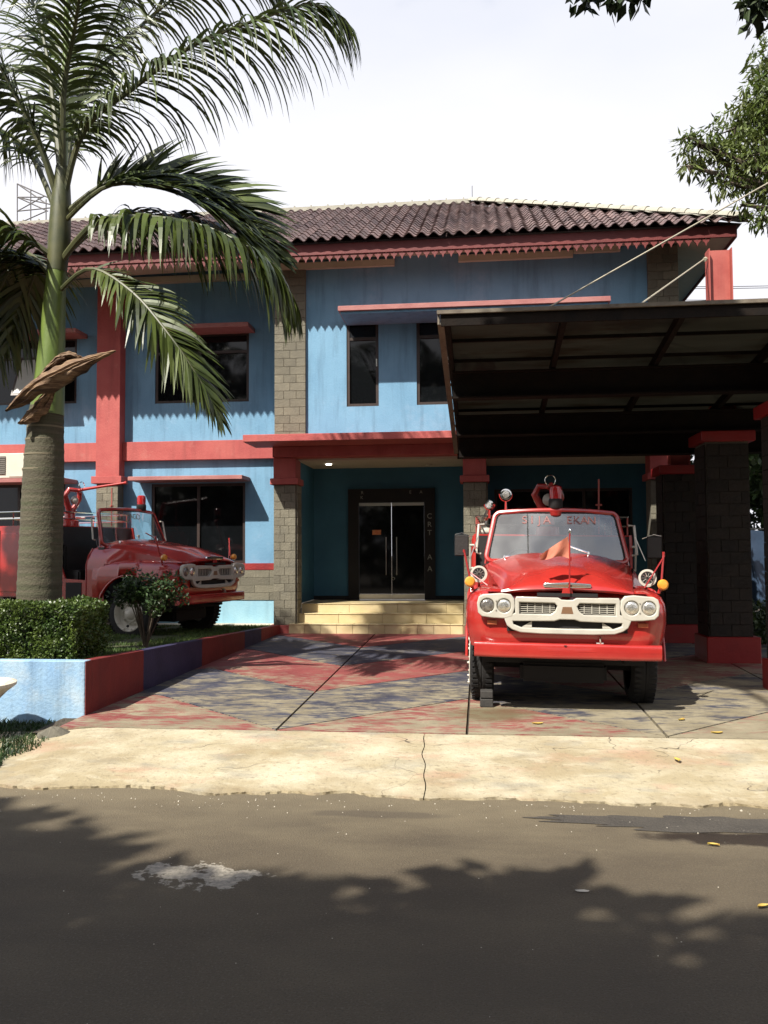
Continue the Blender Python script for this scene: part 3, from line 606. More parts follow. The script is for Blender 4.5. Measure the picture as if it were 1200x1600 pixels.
for j in range(19):
    s = j*.285; y = EY+s*cos(AL); z = EZ+s*sin(AL)
    if y > EY+4.62: break
    for i in range(78):
        x = 4.46-.224*i
        if x > 4.50-(y-EY)+.05 or x < -12.8: continue
        jit = ru(-.006, .006); rx = AL+ru(-.015, .015)
        if cnt < 300: piece('roof_tile', tme, RF, (x+jit, y, z+ru(0, .006)), (rx, 0, ru(-.012, .012))); cnt += 1
        else: tile_geo(rest, Matrix.Translation((x+jit, y, z+ru(0, .006))) @ Matrix.Rotation(rx, 4, 'X') @ Matrix.Rotation(ru(-.012, .012), 4, 'Z'))
rest.build('upper_roof_tiles', 'roof', RF, fix=False, kind='stuff', smooth=True)
# hip and ridge caps in pale cement
hv = V((-4.67, 4.67, 4.67*math.tan(AL))); h0 = V((4.56, EY-.04, EZ+.03)); nh = 24; hd = hv.normalized(); hx, hy = frame_of(hd)
for k in range(nh):
    a = h0+hv*(k/nh); b = h0+hv*((k+1.12)/nh); mb = MB(); vs = []
    for p, r_ in ((a, .115), (b, .095)):
        for q in range(9): t = pi*q/8; vs.append(p+hx*cos(t)*r_+hy*(sin(t)*r_*.9-.0))
        for q in range(9): t = pi*q/8; vs.append(p+hx*cos(t)*(r_-.02)+hy*(sin(t)*(r_-.02)*.9))
    mb.add(vs, [(q, q+1, 18+q+1, 18+q) for q in range(8)]+[(q+9, q, q+1, q+10) for q in range(8)]); mb.build('hip_tile', 'cement', RF, smooth=True)
MB().grid(lambda a, b: h0+hv*a+hx*(-.20+.4*b)+hy*(-.04+.03*noise.noise(V((a*40, b*3, 0)))+.03*(1-abs(b-.5)*2)), 60, 5).build('hip_mortar', 'cement', RF, fix=False)
rz = EZ+4.67*math.tan(AL); ry = EY+4.70
MB().box(-13, -.12, ry-.10, ry+.12, rz-.04, rz+.09).build('ridge', 'cement', RF, bevel=.02)
for k in range(31): MB().box(-.3-.4*k-.015, -.3-.4*k+.015, ry-.02, ry+.02, rz+.088, rz+.15).build('ridge_nub', 'cement', RF)
MB().tube([(-.1, ry, rz+.05), (-.1, ry, rz+.42)], .008, 6).build('lightning_rod', 'wire', RF)
# air conditioner
ac = thing('air_conditioner', 'cream outdoor air conditioner box on the ledge behind the palm trunk', 'air conditioner', (-9.6, 16.7, 3.36))
boxo('casing', 'acwhite', ac, -10.0, -9.15, 16.55, 16.88, 3.37, 3.88, bevel=.012)
boxo('fan_grille', 'grille', ac, -9.96, -9.58, 16.535, 16.549, 3.45, 3.82)
for k in range(9): boxo('grille_bar', 'grille', ac, -9.96, -9.58, 16.525, 16.534, 3.46+.04*k, 3.466+.04*k)
boxo('side_panel', 'acwhite', ac, -9.50, -9.16, 16.538, 16.549, 3.40, 3.86, bevel=.003)
bpy.data.objects[ac.name]['label'] = 'cream outdoor air conditioner box on the ledge beside the palm trunk'

# ================================================================== PLANTER WALL
pw = thing('planter_wall', 'low planter wall, weathered pale blue in front and red and navy along the forecourt', 'wall', (-4.07, 8.63, .15))
ft = lambda y: PZ(y)+.02
MB().box(-14, -4.074, 8.60, 8.75, -.1, .705).build('front_face', 'planterblue', pw, bevel=.008)
sx_ = lambda y: -4.07+(y-8.63)*.048
MB().box(-4.0735, -4.066, 8.606, 8.751, .08, .700).build('side_segment', 'wallred', pw)
segs = [(8.752, 10.0, 'wallred'), (10.0, 11.9, 'navy'), (11.9, 13.8, 'wallred'), (13.8, 14.7, 'navy'), (14.7, 15.86, 'darkred')]
for a, b, c in segs:
    m = MB(); vs = []
    for y in (a, b):
        x = sx_(y); t = PZ(y)+.045
        vs += [V((x, y, GY(y)-.05)), V((x-.12, y, GY(y)-.05)), V((x-.12, y, t)), V((x, y, t))]
    m.add(vs, [(0, 1, 2, 3), (4, 7, 6, 5), (0, 3, 7, 4), (1, 5, 6, 2), (2, 6, 7, 3), (0, 4, 5, 1)]).build('side_segment', c, pw, bevel=.004)
for x, z, s in ((-4.27, .62, .016), (-4.24, .625, .012), (-4.30, .60, .010), (-4.33, .40, .016)):
    MB().lathe([(0, s), (.006, s*.8), (.008, 0.001)], (x, 8.628, z), (0, -1, 0), 7).build('broken_chip', 'black', pw)
# bowl planter at the left edge
bw = thing('bowl_planter', 'white concrete bowl planter standing in front of the blue planter wall', 'planter', (-4.62, 7.85, .0))
bx, by = -4.90, 7.85
MB().lathe([(0, .10), (.06, .16), (.16, .25), (.27, .36), (.33, .44), (.36, .445), (.365, .41), (.32, .34), (.30, .30), (.30, 0.001)], (bx, by, .22), (0, 0, 1), 28, caps=False).build('bowl', 'bowl', bw, smooth=True)
MB().lathe([(0, .14), (.05, .12), (.12, .08), (.22, .09), (.25, .12)], (bx, by, .0), (0, 0, 1), 20).build('pedestal', 'bowl', bw, smooth=True)
MB().lathe([(0, .33), (.012, 0.001)], (bx, by, .525), (0, 0, 1), 20).build('bowl_soil', 'soil', bw)
m = MB()
for _ in range(26):
    a = ru(0, 6.28); r = ru(0, .28); p = V((bx+r*cos(a), by+r*sin(a), .53)); m.tube([p, p+V((ru(-.03, .03), ru(-.03, .03), .06)), p+V((ru(-.08, .08), ru(-.08, .08), ru(.08, .17)))], [.003, .0025, .001], 4)
m.build('dry_stems', 'bark', bw)

# ================================================================== FOLIAGE
def leaf_quad(vs, fs, p, d, n, L, W):
    s = d.cross(n); s = s.normalized()*W if s.length > 1e-5 else V((W, 0, 0)); k = len(vs)
    vs += [p, p+d*L*.45+s-n*L*.04, p+d*L, p+d*L*.45-s-n*L*.04]; fs += [(k, k+1, k+2), (k, k+2, k+3)]
def rv():
    while True:
        q = V((ru(-1, 1), ru(-1, 1), ru(-1, 1)))
        if .05 < q.length < 1: return q.normalized()
def crown_mesh(clumps, n, L, W, droop=.3, flat=0.7):
    vs = []; fs = []; tot = sum(r**2 for _, r in clumps)
    for c, r in clumps:
        for _ in range(int(n*r*r/tot)):
            u = rv(); rad = r*(1-.55*rr()**2); p = c+V((u.x*rad, u.y*rad, u.z*rad*.8)); d = (rv()+u*.5-V((0, 0, droop))).normalized(); nn = (rv()*.7+V((0, 0, 1))).normalized()
            leaf_quad(vs, fs, p, d, nn, L*ru(.6, 1.25), W*ru(.7, 1.2))
    m = MB(); m.v = vs; m.f = fs; return m
def tree(label, base, top, clumps, n, L, W, lm, r0=.2, droop=.3, cat='tree', group=None):
    t = thing('tree', label, cat, base, group=group); base = V(base); top = V(top)
    m = MB(); mid = (base+top)/2+V((ru(-.3, .3), ru(-.3, .3), 0)); m.tube([base, mid, top], [r0, r0*.8, r0*.5], 10); m.build('trunk', 'bark', t, smooth=True)
    m = MB()
    for c, r in clumps:
        s = lerp(mid, top, ru(.3, 1)); m.tube([s, (s+c)/2+V((0, 0, .2*r))+rv()*.15*r, c, c+rv()*r*.6], [r0*.35, r0*.22, r0*.10, r0*.03], 6)
        for _ in range(3): m.tube([c, c+rv()*r*.75], [r0*.08, r0*.02], 4)
    m.build('limbs', 'bark', t, smooth=True)
    crown_mesh(clumps, n, L, W, droop).build('crown', lm, t, fix=False)
    return t
# hedge
hg = thing('hedge', 'trimmed rectangular green hedge at the front edge of the planter', 'hedge', (-6, 9.25, .66))
HX0, HX1, HY0, HY1, HZ0, HZ1 = -9.5, -4.32, 8.86, 9.75, .66, 1.27
vs = []; fs = []
for _ in range(30000):
    f = rr()
    if f < .5: p = V((HX1-(HX1-HX0)*rr()*.9 if rr() < .3 else ru(HX1-2.3, HX1), HY0, ru(HZ0+.03, HZ1))); n_ = V((0, -1, .3))
    elif f < .85: p = V((ru(HX1-2.4, HX1), ru(HY0, HY1), HZ1)); n_ = V((0, 0, 1))
    else: p = V((HX1, ru(HY0, HY1), ru(HZ0+.03, HZ1))); n_ = V((1, 0, .2))
    if p.x > HX1-.12 and p.z > HZ1-.12: p.z -= ru(0, .06)
    w_ = .075*noise.noise(p*2.7)+.03*noise.noise(p*9); low = max(0, (.9-p.z))*.25
    p = p+n_.normalized()*(w_-abs(random.gauss(0, .035))-low)
    leaf_quad(vs, fs, p, (n_*.5+rv()*.9).normalized(), (n_*.8+rv()*.8).normalized(), ru(.022, .042), ru(.008, .015))
m = MB(); m.v = vs; m.f = fs; m.build('hedge_leaves', 'hedge', hg, fix=False, kind='stuff')
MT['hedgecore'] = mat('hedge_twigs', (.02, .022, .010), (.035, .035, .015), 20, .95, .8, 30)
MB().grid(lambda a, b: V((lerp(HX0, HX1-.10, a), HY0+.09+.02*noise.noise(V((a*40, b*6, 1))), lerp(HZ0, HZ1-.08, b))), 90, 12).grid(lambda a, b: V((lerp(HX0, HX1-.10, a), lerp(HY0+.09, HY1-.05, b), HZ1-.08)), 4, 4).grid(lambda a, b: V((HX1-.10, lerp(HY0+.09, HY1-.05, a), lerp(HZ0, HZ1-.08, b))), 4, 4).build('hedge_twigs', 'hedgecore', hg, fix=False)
m = MB()
for _ in range(26): x = ru(HX1-2.2, HX1-.1); m.tube([(x, 8.95+rr()*.2, .62), (x+ru(-.08, .08), 8.97, .8), (x+ru(-.12, .12), 8.95, .95)], [.012, .009, .005], 5)
m.build('hedge_stems', 'bark', hg)
def at(u, v, y):                                         # point seen at (u, v) of the photograph at depth y
    d = cam.matrix_world.to_3x3() @ V(((u-600)/FPX, -(v-800)/FPX, -1)); return V((0, 0, 1.8))+d*(y/d.y)
bs = at(228, 1000, 11.0); bs.z = PZ(11)

bt = thing('bush', 'small loose dark green bush with bare forked stems before the cream wheel', 'bush', bs)
m = MB(); tips = []
for k in range(15):
    a = ru(0, 6.28); s_ = ru(.15, .52); e_ = bs+V((cos(a)*s_+.02, sin(a)*s_*.6, ru(.62, .90))); mid = lerp(bs, e_, .5)+V((0, 0, .07))+rv()*.04
    m.tube([bs+rv()*.02, mid, e_], [.011, .008, .004], 5); tips += [e_, lerp(mid, e_, .5)]
    for _ in range(3): q = e_+rv()*.16; m.tube([lerp(mid, e_, ru(.3, .9)), q], [.004, .002], 4); tips.append(q)
m.build('stem', 'bark', bt, smooth=True)
crown_mesh([(p, ru(.07, .14)) for p in tips if p.z > bs.z+(.50 if p.x > bs.x else .60)], 3600, .055, .018, .1).build('foliage', 'bush', bt, fix=False)
# right-hand trees beyond the eaves and behind the carport
cl = [(at(u, v, y), r) for u, v, y, r in ((1090, 225, 13.5, .33), (1120, 250, 13.8, .38), (1150, 200, 13.9, .42), (1180, 170, 14.2, .42), (1205, 140, 14, .45), (1165, 245, 13.6, .48), (1200, 210, 14, .6), (1135, 285, 13.5, .26), (1190, 270, 13.6, .42),
      (1235, 180, 14, .8), (1260, 260, 14, .8), (1215, 320, 13.6, .40), (1195, 340, 13.5, .22), (1250, 90, 14.3, .8), (1210, 110, 14.3, .3), (1300, 160, 14, 1.1), (1330, 300, 14, 1.0), (1075, 260, 13.4, .16), (1160, 320, 13.5, .12), (1078, 215, 13.4, .15))]
tree('bright green mango tree reaching over the tiled eave at the right', (8.6, 14.6, .2), (8.0, 14.3, 7.2), cl, 11500, .17, .022, 'leafA', .25, .9)
cl = [(V((ru(4.9, 9.5), ru(19.5, 23.5), ru(1.9, 6.2))), ru(.6, 1.1)) for _ in range(26)]
tree('dense garden tree behind the stone carport pillars, above the blue tarpaulin', (6.8, 21.5, .2), (6.9, 21.5, 4), cl, 17000, .24, .06, 'leafB', .22)
cl = [(V((ru(9.3, 15), ru(26, 32), ru(4, 8.6))), ru(.9, 1.4)) for _ in range(16)]
tree('distant hazy tree above the carport roof beside the red steel post', (12, 29, 0), (12, 29, 6), cl, 9000, .32, .09, 'leafB', .3)
cl = [(V((ru(3.9, 4.7), ru(16.2, 19.2), ru(.9, 3.6))), ru(.28, .5)) for _ in range(16)]
tree('leafy garden plant growing between the two stone carport pillars', (4.3, 17.2, .2), (4.3, 17.2, 2.4), cl, 4200, .17, .045, 'leafB', .06)
# roadside trees behind the camera: they shade the road
def shade_clumps(n, xa, xb, za, zb, far):
    c = []
    while len(c) < n:
        z = ru(za, zb); x = ru(xa, xb); ye = 5.0-.73*z-.30*((x+.475*z)-(-.56))    # keeps the far edge of the shadow where the photo has it
        y = ye-.6-ru(0, far)
        c.append((V((x, y, z)), ru(.55, 1.0)))
    return c
tree('big roadside tree behind the viewer, left of the road', (-7.5, -4.5, 0), (-6, -3.8, 6), shade_clumps(85, -12, -2.2, 5.2, 9.5, 4.5), 21000, .32, .10, 'leafdark', .35, group='roadside shade trees')
tree('big roadside tree behind the viewer, right of the road', (3.5, -5.5, 0), (2, -4.5, 6), shade_clumps(85, -2.4, 8, 5.2, 10, 4.5), 21000, .32, .10, 'leafdark', .35, group='roadside shade trees')
cl = [(V((ru(-26, 24), ru(-17, -11), ru(.5, 6.0))), ru(1.4, 2.2)) for _ in range(80)]  # row made dense to hold sky light off the facade
tree('unseen tree row across the road behind the viewer, massed to block sky light', (0, -15, 0), (0, -15, 6), cl, 26000, .6, .22, 'leafdark', .4, .1, group='roadside shade trees')
cl = [(V((ru(-11.6, -7.9), ru(7.6, 9.6), ru(6.0, 9.0))), ru(.6, .95)) for _ in range(34)]  # unseen crown added to put the parked engine in shade
tree('unseen tree added left of the planter to shade the parked engine', (-10.5, 8.2, .5), (-10, 8.5, 6), cl, 9000, .26, .09, 'leafdark', .25, .2)
cl = [(V((ru(-1.9, .0), ru(4.3, 5.8), ru(9.0, 9.8))), ru(.35, .5)) for _ in range(16)]
hb_ = thing('added_shade_branch', 'unseen leafy branch added above the view to shade the right of the forecourt', 'branch', (-1.0, 5.0, 9.4))
crown_mesh(cl, 4200, .2, .07, .2).build('leaves', 'leafdark', hb_, fix=False); MB().tube([(-1, -3, 8), (-1.2, 1, 9.2), (-1.4, 5, 9.5)], [.12, .08, .03], 8).build('limb', 'bark', hb_, smooth=True)
# hanging twigs of that tree in the top of the view, and an unseen branch added to shade the right of the forecourt
ht = thing('overhanging_branch', 'dark overhanging twigs with broad leaves at the top edge of the view', 'branch', (1.2, 2.9, 4.0))
m = MB(); vs = []; fs = []
def twig(u, v, y, n, sp, L=.062, W=.013, up=.2):
    p = at(u, v, y); m.tube([p+V((.1, -.1, up*1.6)), p+V((.04, 0, up*.6)), p], [.006, .004, .002], 5)
    for _ in range(n*3):
        q = p+V((ru(-sp, sp), ru(-sp, sp), ru(0, sp*1.4))); d = (rv()*.8-V((0, 0, .7))).normalized(); leaf_quad(vs, fs, q, d, rv(), L*ru(.7, 1.2), W*ru(.8, 1.3))
for u, v, n, sp in ((905, -2, 9, .05), (925, -8, 7, .04), (965, 2, 8, .035), (995, -6, 8, .04), (1010, -12, 6, .03), (1182, 15, 16, .05), (1200, 30, 22, .06), (1195, -5, 22, .08)): twig(u, v, 2.9, n, sp)
m.tube([(3.0, -4.5, 6.0), (2.6, -.5, 5.2), (2.0, 2.2, 4.45), (1.35, 2.85, 4.22), (.75, 2.9, 4.12), (.3, 2.95, 4.10)], [.05, .035, .022, .014, .009, .004], 7)
for u, v in ((905, -2), (925, -8), (965, 2), (995, -6), (1010, -12), (1182, 15), (1200, 30), (1195, -5)):
    p = at(u, v, 2.9)+V((.1, -.1, .32)); m.tube([p, V((p.x+.05, 2.88, 4.14))], [.006, .007], 5)
m.build('twig', 'bark', ht, kind='stuff'); m2 = MB(); m2.v = vs; m2.f = fs; m2.build('leaves', 'leafdark', ht, fix=False)

# ================================================================== PALM
PK = .9; PY = 11*PK
PB = at(62, 900, PY); PB.z = PZ(PY)
pl = thing('palm_tree', 'royal palm with grey ringed trunk, green crownshaft and a dead sheath clasping it', 'palm tree', PB)
tp = [(-.5, 62, .30), (1.3, 62, .285), (2.2, 64, .272), (2.9, 66, .262), (3.5, 68, .235), (3.82, 70, .215)]
def px(u, z): return V(((-5.86+(u-62)*.00895)*PK, PY, 1.8+(z-1.8)*PK))
m = MB(); pts = []; rs = []
for k in range(80):
    t = k/79; z = lerp(.2, 3.80, t)
    for a, b in zip(tp, tp[1:]):
        if z <= b[0] or b is tp[-1]: f = (z-a[0])/(b[0]-a[0]); u = lerp(a[1], b[1], f); r_ = lerp(a[2], b[2], f); break
    pts.append(px(u, z)); rs.append(r_*(1+(.018 if k % 3 == 0 else -.006)+.012*noise.noise(V((k*.35, 2, 2)))))
m.tube(pts, [q*PK for q in rs], 28).build('trunk', mat('palm_trunk_bark', (.06, .052, .03), (.115, .098, .062), 4, .85, .7, 30, stretch=(.4, .4, 9), c3=(.07, .075, .035), s3=1.6, t3=.55), pl, smooth=True)
m = MB(); m.tube([px(70, 3.70), px(73, 4.1), px(77, 4.7), px(80, 5.3), px(83, 5.7)], [.20, .18, .15, .126, .112], 24).build('crownshaft', 'palmgreen', pl, smooth=True)
m = MB(); m.tube([px(83, 5.65), px(86, 6.1), px(88, 6.6), px(90, 7.1)], [.117, .135, .12, .08], 20).build('upper_sheath', 'rachis', pl, smooth=True)
m = MB(); m.tube([px(90, 6.9), px(92, 7.9), px(93, 9.4), px(92, 10.6)], [.06, .045, .027, .007], 10).build('spear_leaf', 'palmgreen', pl, smooth=True)
ring = MB()
for z, u in ((3.15, 66), (3.35, 67), (3.52, 68), (2.95, 65)): ring.tube([px(u, z-.012)+V((0, 0, 0)), px(u, z+.012)], [(.264-(z-2.95)*.045)*PK]*2, 28, caps=False)
ring.build('trunk_ring', mat('pale_leaf_scar', (.20, .17, .11), rough=.9), pl, smooth=True)
def frond(P, L=.75, n=62, lift=0.0, droop=1.0, ang=58, start=.14, r0=.035, wd=.021, seed=0, roll=0, both=1.0):
    P = [V(p) for p in P]; random.seed(seed); m = MB(); K = 22
    m.tube([spl(P, k/K) for k in range(K+1)], [max(.004, r0*(1-.9*k/K)) for k in range(K+1)], 7)
    f = m.build('frond', 'rachis', pl, smooth=True); vs = []; fs = []
    for k in range(n):
        t = start+(1-start)*(k+.5*rr())/n; p = spl(P, t); T = (spl(P, min(1, t+.01))-spl(P, t-.01)).normalized()
        sdv = T.cross(V((0, 0, 1))); sdv = sdv.normalized() if sdv.length > .15 else V((0, 1, 0)); upv = sdv.cross(T).normalized(); ro_ = R(roll); sdv, upv = sdv*cos(ro_)+upv*sin(ro_), upv*cos(ro_)-sdv*sin(ro_)
        prof = min(1, .45+(t-start)*3.2)*min(1, .35+(1-t)*2.2)
        for sgn in (-1, 1):
            if rr() > both: continue
            a = R(ang-22*t+ru(-9, 9)); el = lift+ru(-.30, .30)
            d = (T*cos(a)+(sdv*sgn*cos(el)+upv*sin(el))*sin(a)).normalized()
            l = L*prof*ru(.85, 1.12); q = p.copy(); ns = 6; tw = ru(-.6, .6); g = droop*ru(.75, 1.25)
            k0 = len(vs)
            for s_ in range(ns+1):
                x_ = s_/ns; wv = d.cross(upv*cos(tw)+sdv*sin(tw)); wv = wv.normalized() if wv.length > 1e-4 else sdv
                wv = wv*wd*(min(1, .45+x_*3)*(1-x_**2.2)+.02); vs += [q-wv, q+wv]
                d = (d+V((0, 0, -1))*g*.30*(.35+x_)).normalized(); q = q+d*l/ns
            fs += [(k0+2*i, k0+2*i+1, k0+2*i+3, k0+2*i+2) for i in range(ns)]
    m = MB(); m.v = vs; m.f = fs; m.build('leaflets', 'palmleaf', f, fix=False, kind='stuff')
c0 = px(88, 6.7)
A = lambda u, v, y: at(u, v, y*PK)
frond([px(90, 6.55), A(130, 205, 10.8), A(205, 140, 10.4), A(300, 72, 10.1), A(400, 32, 9.9), A(490, 8, 9.8), A(545, 40, 9.8)], 1.12, 104, -.1, 1.7, 52, .13, .042, .019, seed=1)
frond([px(90, 6.4), A(165, 288, 11.0), A(240, 282, 11.2), A(315, 300, 11.4), A(375, 335, 11.5), A(430, 400, 11.5)], .92, 110, .5, .30, 50, .16, .04, .040, seed=2, roll=-45)
frond([px(90, 6.3), A(165, 292, 10.7), A(240, 292, 10.8), A(305, 315, 10.9), A(365, 355, 11), A(410, 420, 11)], .90, 90, .4, .35, 46, .2, .03, .036, seed=22, roll=-25)
frond([px(86, 5.75), A(150, 348, 10.7), A(230, 340, 10.3), A(310, 352, 10.0), A(385, 385, 9.9), A(430, 425, 9.9), A(455, 480, 10)], 1.02, 118, .1, 1.9, 60, .16, .045, .030, seed=3)
frond([px(86, 5.78), A(170, 345, 11.3), A(260, 338, 11.6), A(350, 360, 11.7), A(420, 410, 11.8)], .95, 70, .3, 1.5, 55, .2, .03, .030, seed=23)
frond([px(84, 5.35), A(140, 420, 10.6), A(205, 455, 10.3), A(262, 520, 10.1), A(310, 590, 10.1), A(345, 655, 10.2)], .66, 96, .1, .40, 48, .22, .03, .022, seed=4, roll=-42)
frond([px(85, 6.6), A(62, 225, 10.8), A(25, 150, 10.6), A(-25, 70, 10.4), A(-110, 20, 10.3)], 1.0, 70, 0, 1.4, 55, .2, .05, seed=5)
frond([px(84, 6.4), A(50, 245, 11.3), A(5, 205, 11.6), A(-60, 190, 11.8), A(-120, 240, 12)], .95, 64, 0, 1.4, 55, .2, .04, seed=6)
frond([px(84, 5.8), A(40, 372, 10.8), A(-20, 352, 10.6), A(-100, 370, 10.4), A(-170, 450, 10.3)], .95, 70, .2, 1.1, 60, .15, .04, .026, seed=7)
frond([px(83, 5.5), A(40, 395, 11.3), A(10, 430, 11.4), A(-15, 500, 11.5), A(-30, 590, 11.5)], 1.0, 84, .0, .8, 60, .12, .04, .032, seed=8)
frond([px(83, 5.6), A(30, 400, 11.7), A(-20, 450, 11.9), A(-60, 540, 12)], 1.05, 70, .1, 1.1, 60, .1, .04, .032, seed=9)
frond([px(83, 5.5), A(60, 420, 11.6), A(40, 470, 11.8), A(15, 540, 11.9)], 1.0, 56, .1, .8, 60, .12, .035, .03, seed=29)
frond([px(90, 6.8), A(95, 180, 11.3), A(100, 90, 11.6), A(108, 0, 11.8), A(120, -60, 11.6)], 1.0, 66, 0, 1.2, 54, .12, .045, .021, seed=10)
frond([px(90, 6.8), A(84, 170, 11.2), A(72, 80, 11.5), A(50, 0, 11.6), A(10, -60, 11.4)], 1.0, 62, 0, 1.3, 54, .12, .045, .020, seed=11)
frond([px(91, 6.8), A(120, 170, 11.5), A(160, 70, 11.8), A(200, -10, 12), A(250, -60, 12)], 1.0, 74, 0, 1.5, 54, .12, .04, .021, seed=12)
frond([px(91, 6.8), A(130, 150, 11.9), A(205, 55, 12.4), A(300, -20, 12.6), A(390, -40, 12.7), A(450, 10, 12.8)], 1.0, 74, 0, 1.5, 54, .12, .04, .020, seed=13)
frond([px(90, 6.9), A(100, 140, 10.7), A(116, 50, 10.4), A(130, -30, 10), A(160, -70, 9.6)], .9, 56, 0, 1.5, 54, .12, .045, .019, seed=14)
random.seed(21)
# dead sheath: a curled brown shell across the trunk
def shell(P, Wd, seed, depth=.08, name='dead_sheath'):
    P = [V(p) for p in P]
    def fn(a, b):
        p = spl(P, a); T = (spl(P, min(1, a+.01))-spl(P, max(0, a-.01))).normalized(); n_ = V((0, -1, 0)); sdv = T.cross(n_).normalized()
        w_ = Wd*max(0, sin(pi*min(1, max(0, a))**.85))**1.25*(1+.35*noise.noise(V((a*9, (b > .5)*4, seed))))+.008; c = (b-.5)*2
        return p+sdv*c*w_-n_*(abs(c)**1.6*depth*(w_/Wd))+n_*.035*noise.noise(V((a*5, b*6, seed)))+n_*.008*sin(b*40)+sdv*.012*noise.noise(V((a*14, b*4, seed)))
    m = MB().grid(fn, 40, 12); n0 = len(m.v); m.grid(lambda a, b: fn(a, b)+V((0, .012, 0)), 40, 12, True)
    return m.build(name, 'sheath', pl, fix=False, smooth=True)
shell([A(8, 642, 10.6), A(48, 606, 10.42), A(90, 584, 10.36), A(130, 565, 10.4), A(180, 548, 10.3)], .125, 1, .10)
shell([A(55, 595, 10.62), A(85, 565, 10.52), A(105, 555, 10.55), A(130, 560, 10.5)], .07, 2)
shell([A(86, 600, 10.66), A(62, 630, 10.62), A(42, 652, 10.62), A(28, 662, 10.6)], .085, 3)

# ================================================================== FIRE ENGINES
RE = MT['engine']
def circ(x, z, r, n=14): return [(x+r*cos(2*pi*i/n), z+r*sin(2*pi*i/n)) for i in range(n)]
FX = Matrix.Rotation(pi/2, 4, 'X')                      # curve plane (x, z) facing -y
def wrap_x(t): return t
def body_curve(t, W, fy, rad=.30, yend=1.72):           # plan outline from left rear round the front to right rear, t in 0..1
    straight = yend-(fy+rad); arc = rad*pi/2; front = 2*(W-rad); tot = 2*straight+2*arc+front; s = t*tot
    if s < straight: return V((-W, yend-s, 0))
    s -= straight
    if s < arc: a = s/rad; return V((-(W-rad)-rad*cos(a), fy+rad-rad*sin(a), 0))
    s -= arc
    if s < front: return V((-(W-rad)+s, fy-0.0, 0))
    s -= front
    if s < arc: a = s/rad; return V(((W-rad)+rad*sin(a), fy+rad-rad*cos(a), 0))
    s -= arc; return V((W, fy+rad+s, 0))
WC = (1.0, .43)                                         # front wheel centre (y, z)
def body_shell(t0, t1, nt_):
    rows = [(0.0, .055), (.22, .02), (.45, .0), (.62, .0), (.76, .012), (.87, .045), (.94, .095), (.985, .17), (1.0, .28)]
    def fn(a, b):
        t = lerp(t0, t1, a); k = b*(len(rows)-1); i = min(int(k), len(rows)-2); f = k-i; h = lerp(rows[i][0], rows[i+1][0], f); ins = lerp(rows[i][1], rows[i+1][1], f)
        q = body_curve(t, 1.03-ins, .10+ins*.55*(1 if ins > .03 else .4))
        zb = .66
        if abs(q.x) > .72:
            dy = abs(q.y-WC[0])
            if dy < .60: zb = max(zb, WC[1]+sqrt(.60**2-dy*dy))
            elif q.y > WC[0]: zb = .52
        ztop = 1.262+.03*min(1, q.y/.8)
        z = zb+(ztop-zb)*h if zb > 1.0 else .66+(ztop-.66)*h
        if zb <= 1.0 and z < zb: z = zb+(z-.66)*.01
        if zb < .66: z = zb+(ztop-zb)*h
        return V((q.x, q.y, z))
    return MB().grid(fn, nt_, 24)
def hood_z(x, y):
    ax = abs(x); t = (y-.05)/1.45; t = max(0, min(1, t))
    W = .66+.19*t; e = min(1, ax/W)
    ze = 1.255+.03*t+.20*t**1.1; zc = 1.295+.30*t**.62+.03*t
    base = ze+(zc-ze)*(1-e**3.4)
    br = max(0, 1-((ax)/(.50+.1*t))**4) if ax < .5+.1*t else 0
    return base+.030*br*min(1, t*4)*(1-.5*t)+.035*max(0, 1-(ax/.24)**2)*math.exp(-((y-.42)/.30)**2)
def make_wheel(root, x, y, side, front=True):
    ax = (side, 0, 0); R_ = .43; w_ = .13
    o = V((x, y, R_-.005))
    t = MB().lathe([(-w_, .27), (-w_, .36), (-w_*.8, .405), (-w_*.55, .428), (-.01, .43), (0, .422), (.01, .43), (w_*.55, .428), (w_*.8, .405), (w_, .36), (w_, .28), (w_*.8, .265)], o, ax, 40, caps=False)
    tr = MB()
    wh = t.build('wheel', 'rubber', root, smooth=True)
    for k in range(44):
        a = 2*pi*k/44
        for sgn in (-1, 1):
            M = Matrix.Translation(o) @ Matrix.Rotation(a, 4, 'X') @ Matrix.Translation((sgn*.075, 0, .428)); tr.box(-.035, .035, -.017, .017, -.01, .007, M)
    tr.build('tread', 'rubber', wh, kind='stuff')
    MB().lathe([(w_+.004, .285), (w_+.012, .275), (w_-.01, .262), (.05, .25), (.025, .20), (.045, .15), (.06, .13), (.08, .125), (.085, .10), (.12, .075), (.14, .05), (.145, 0.001)], o, ax, 36, caps=False).build('rim', 'rim', wh, smooth=True)
    b = MB(); hh = MB()
    for k in range(8):
        a = 2*pi*k/8+.2; p = o+V((side*.05, cos(a)*.165, sin(a)*.165)); b.lathe([(0, .016), (.022, .016), (.03, .008)], p, ax, 8)
        if k % 2 == 0: a2 = a+.2; p = o+V((side*.034, cos(a2)*.222, sin(a2)*.222)); hh.lathe([(0, .024), (.012, .024)], p, ax, 10)
    b.build('wheel_nut', 'rim', wh); hh.build('hand_hole', 'black', wh)
    if front and side < 0:
        for k in range(10): a = 2*pi*k/10; MB().lathe([(0, .014), (.02, .014), (.034, .006)], o+V((side*(w_+.0), cos(a)*.25, sin(a)*.25)), ax, 8).build('rim_bolt', 'rim', wh, smooth=True)
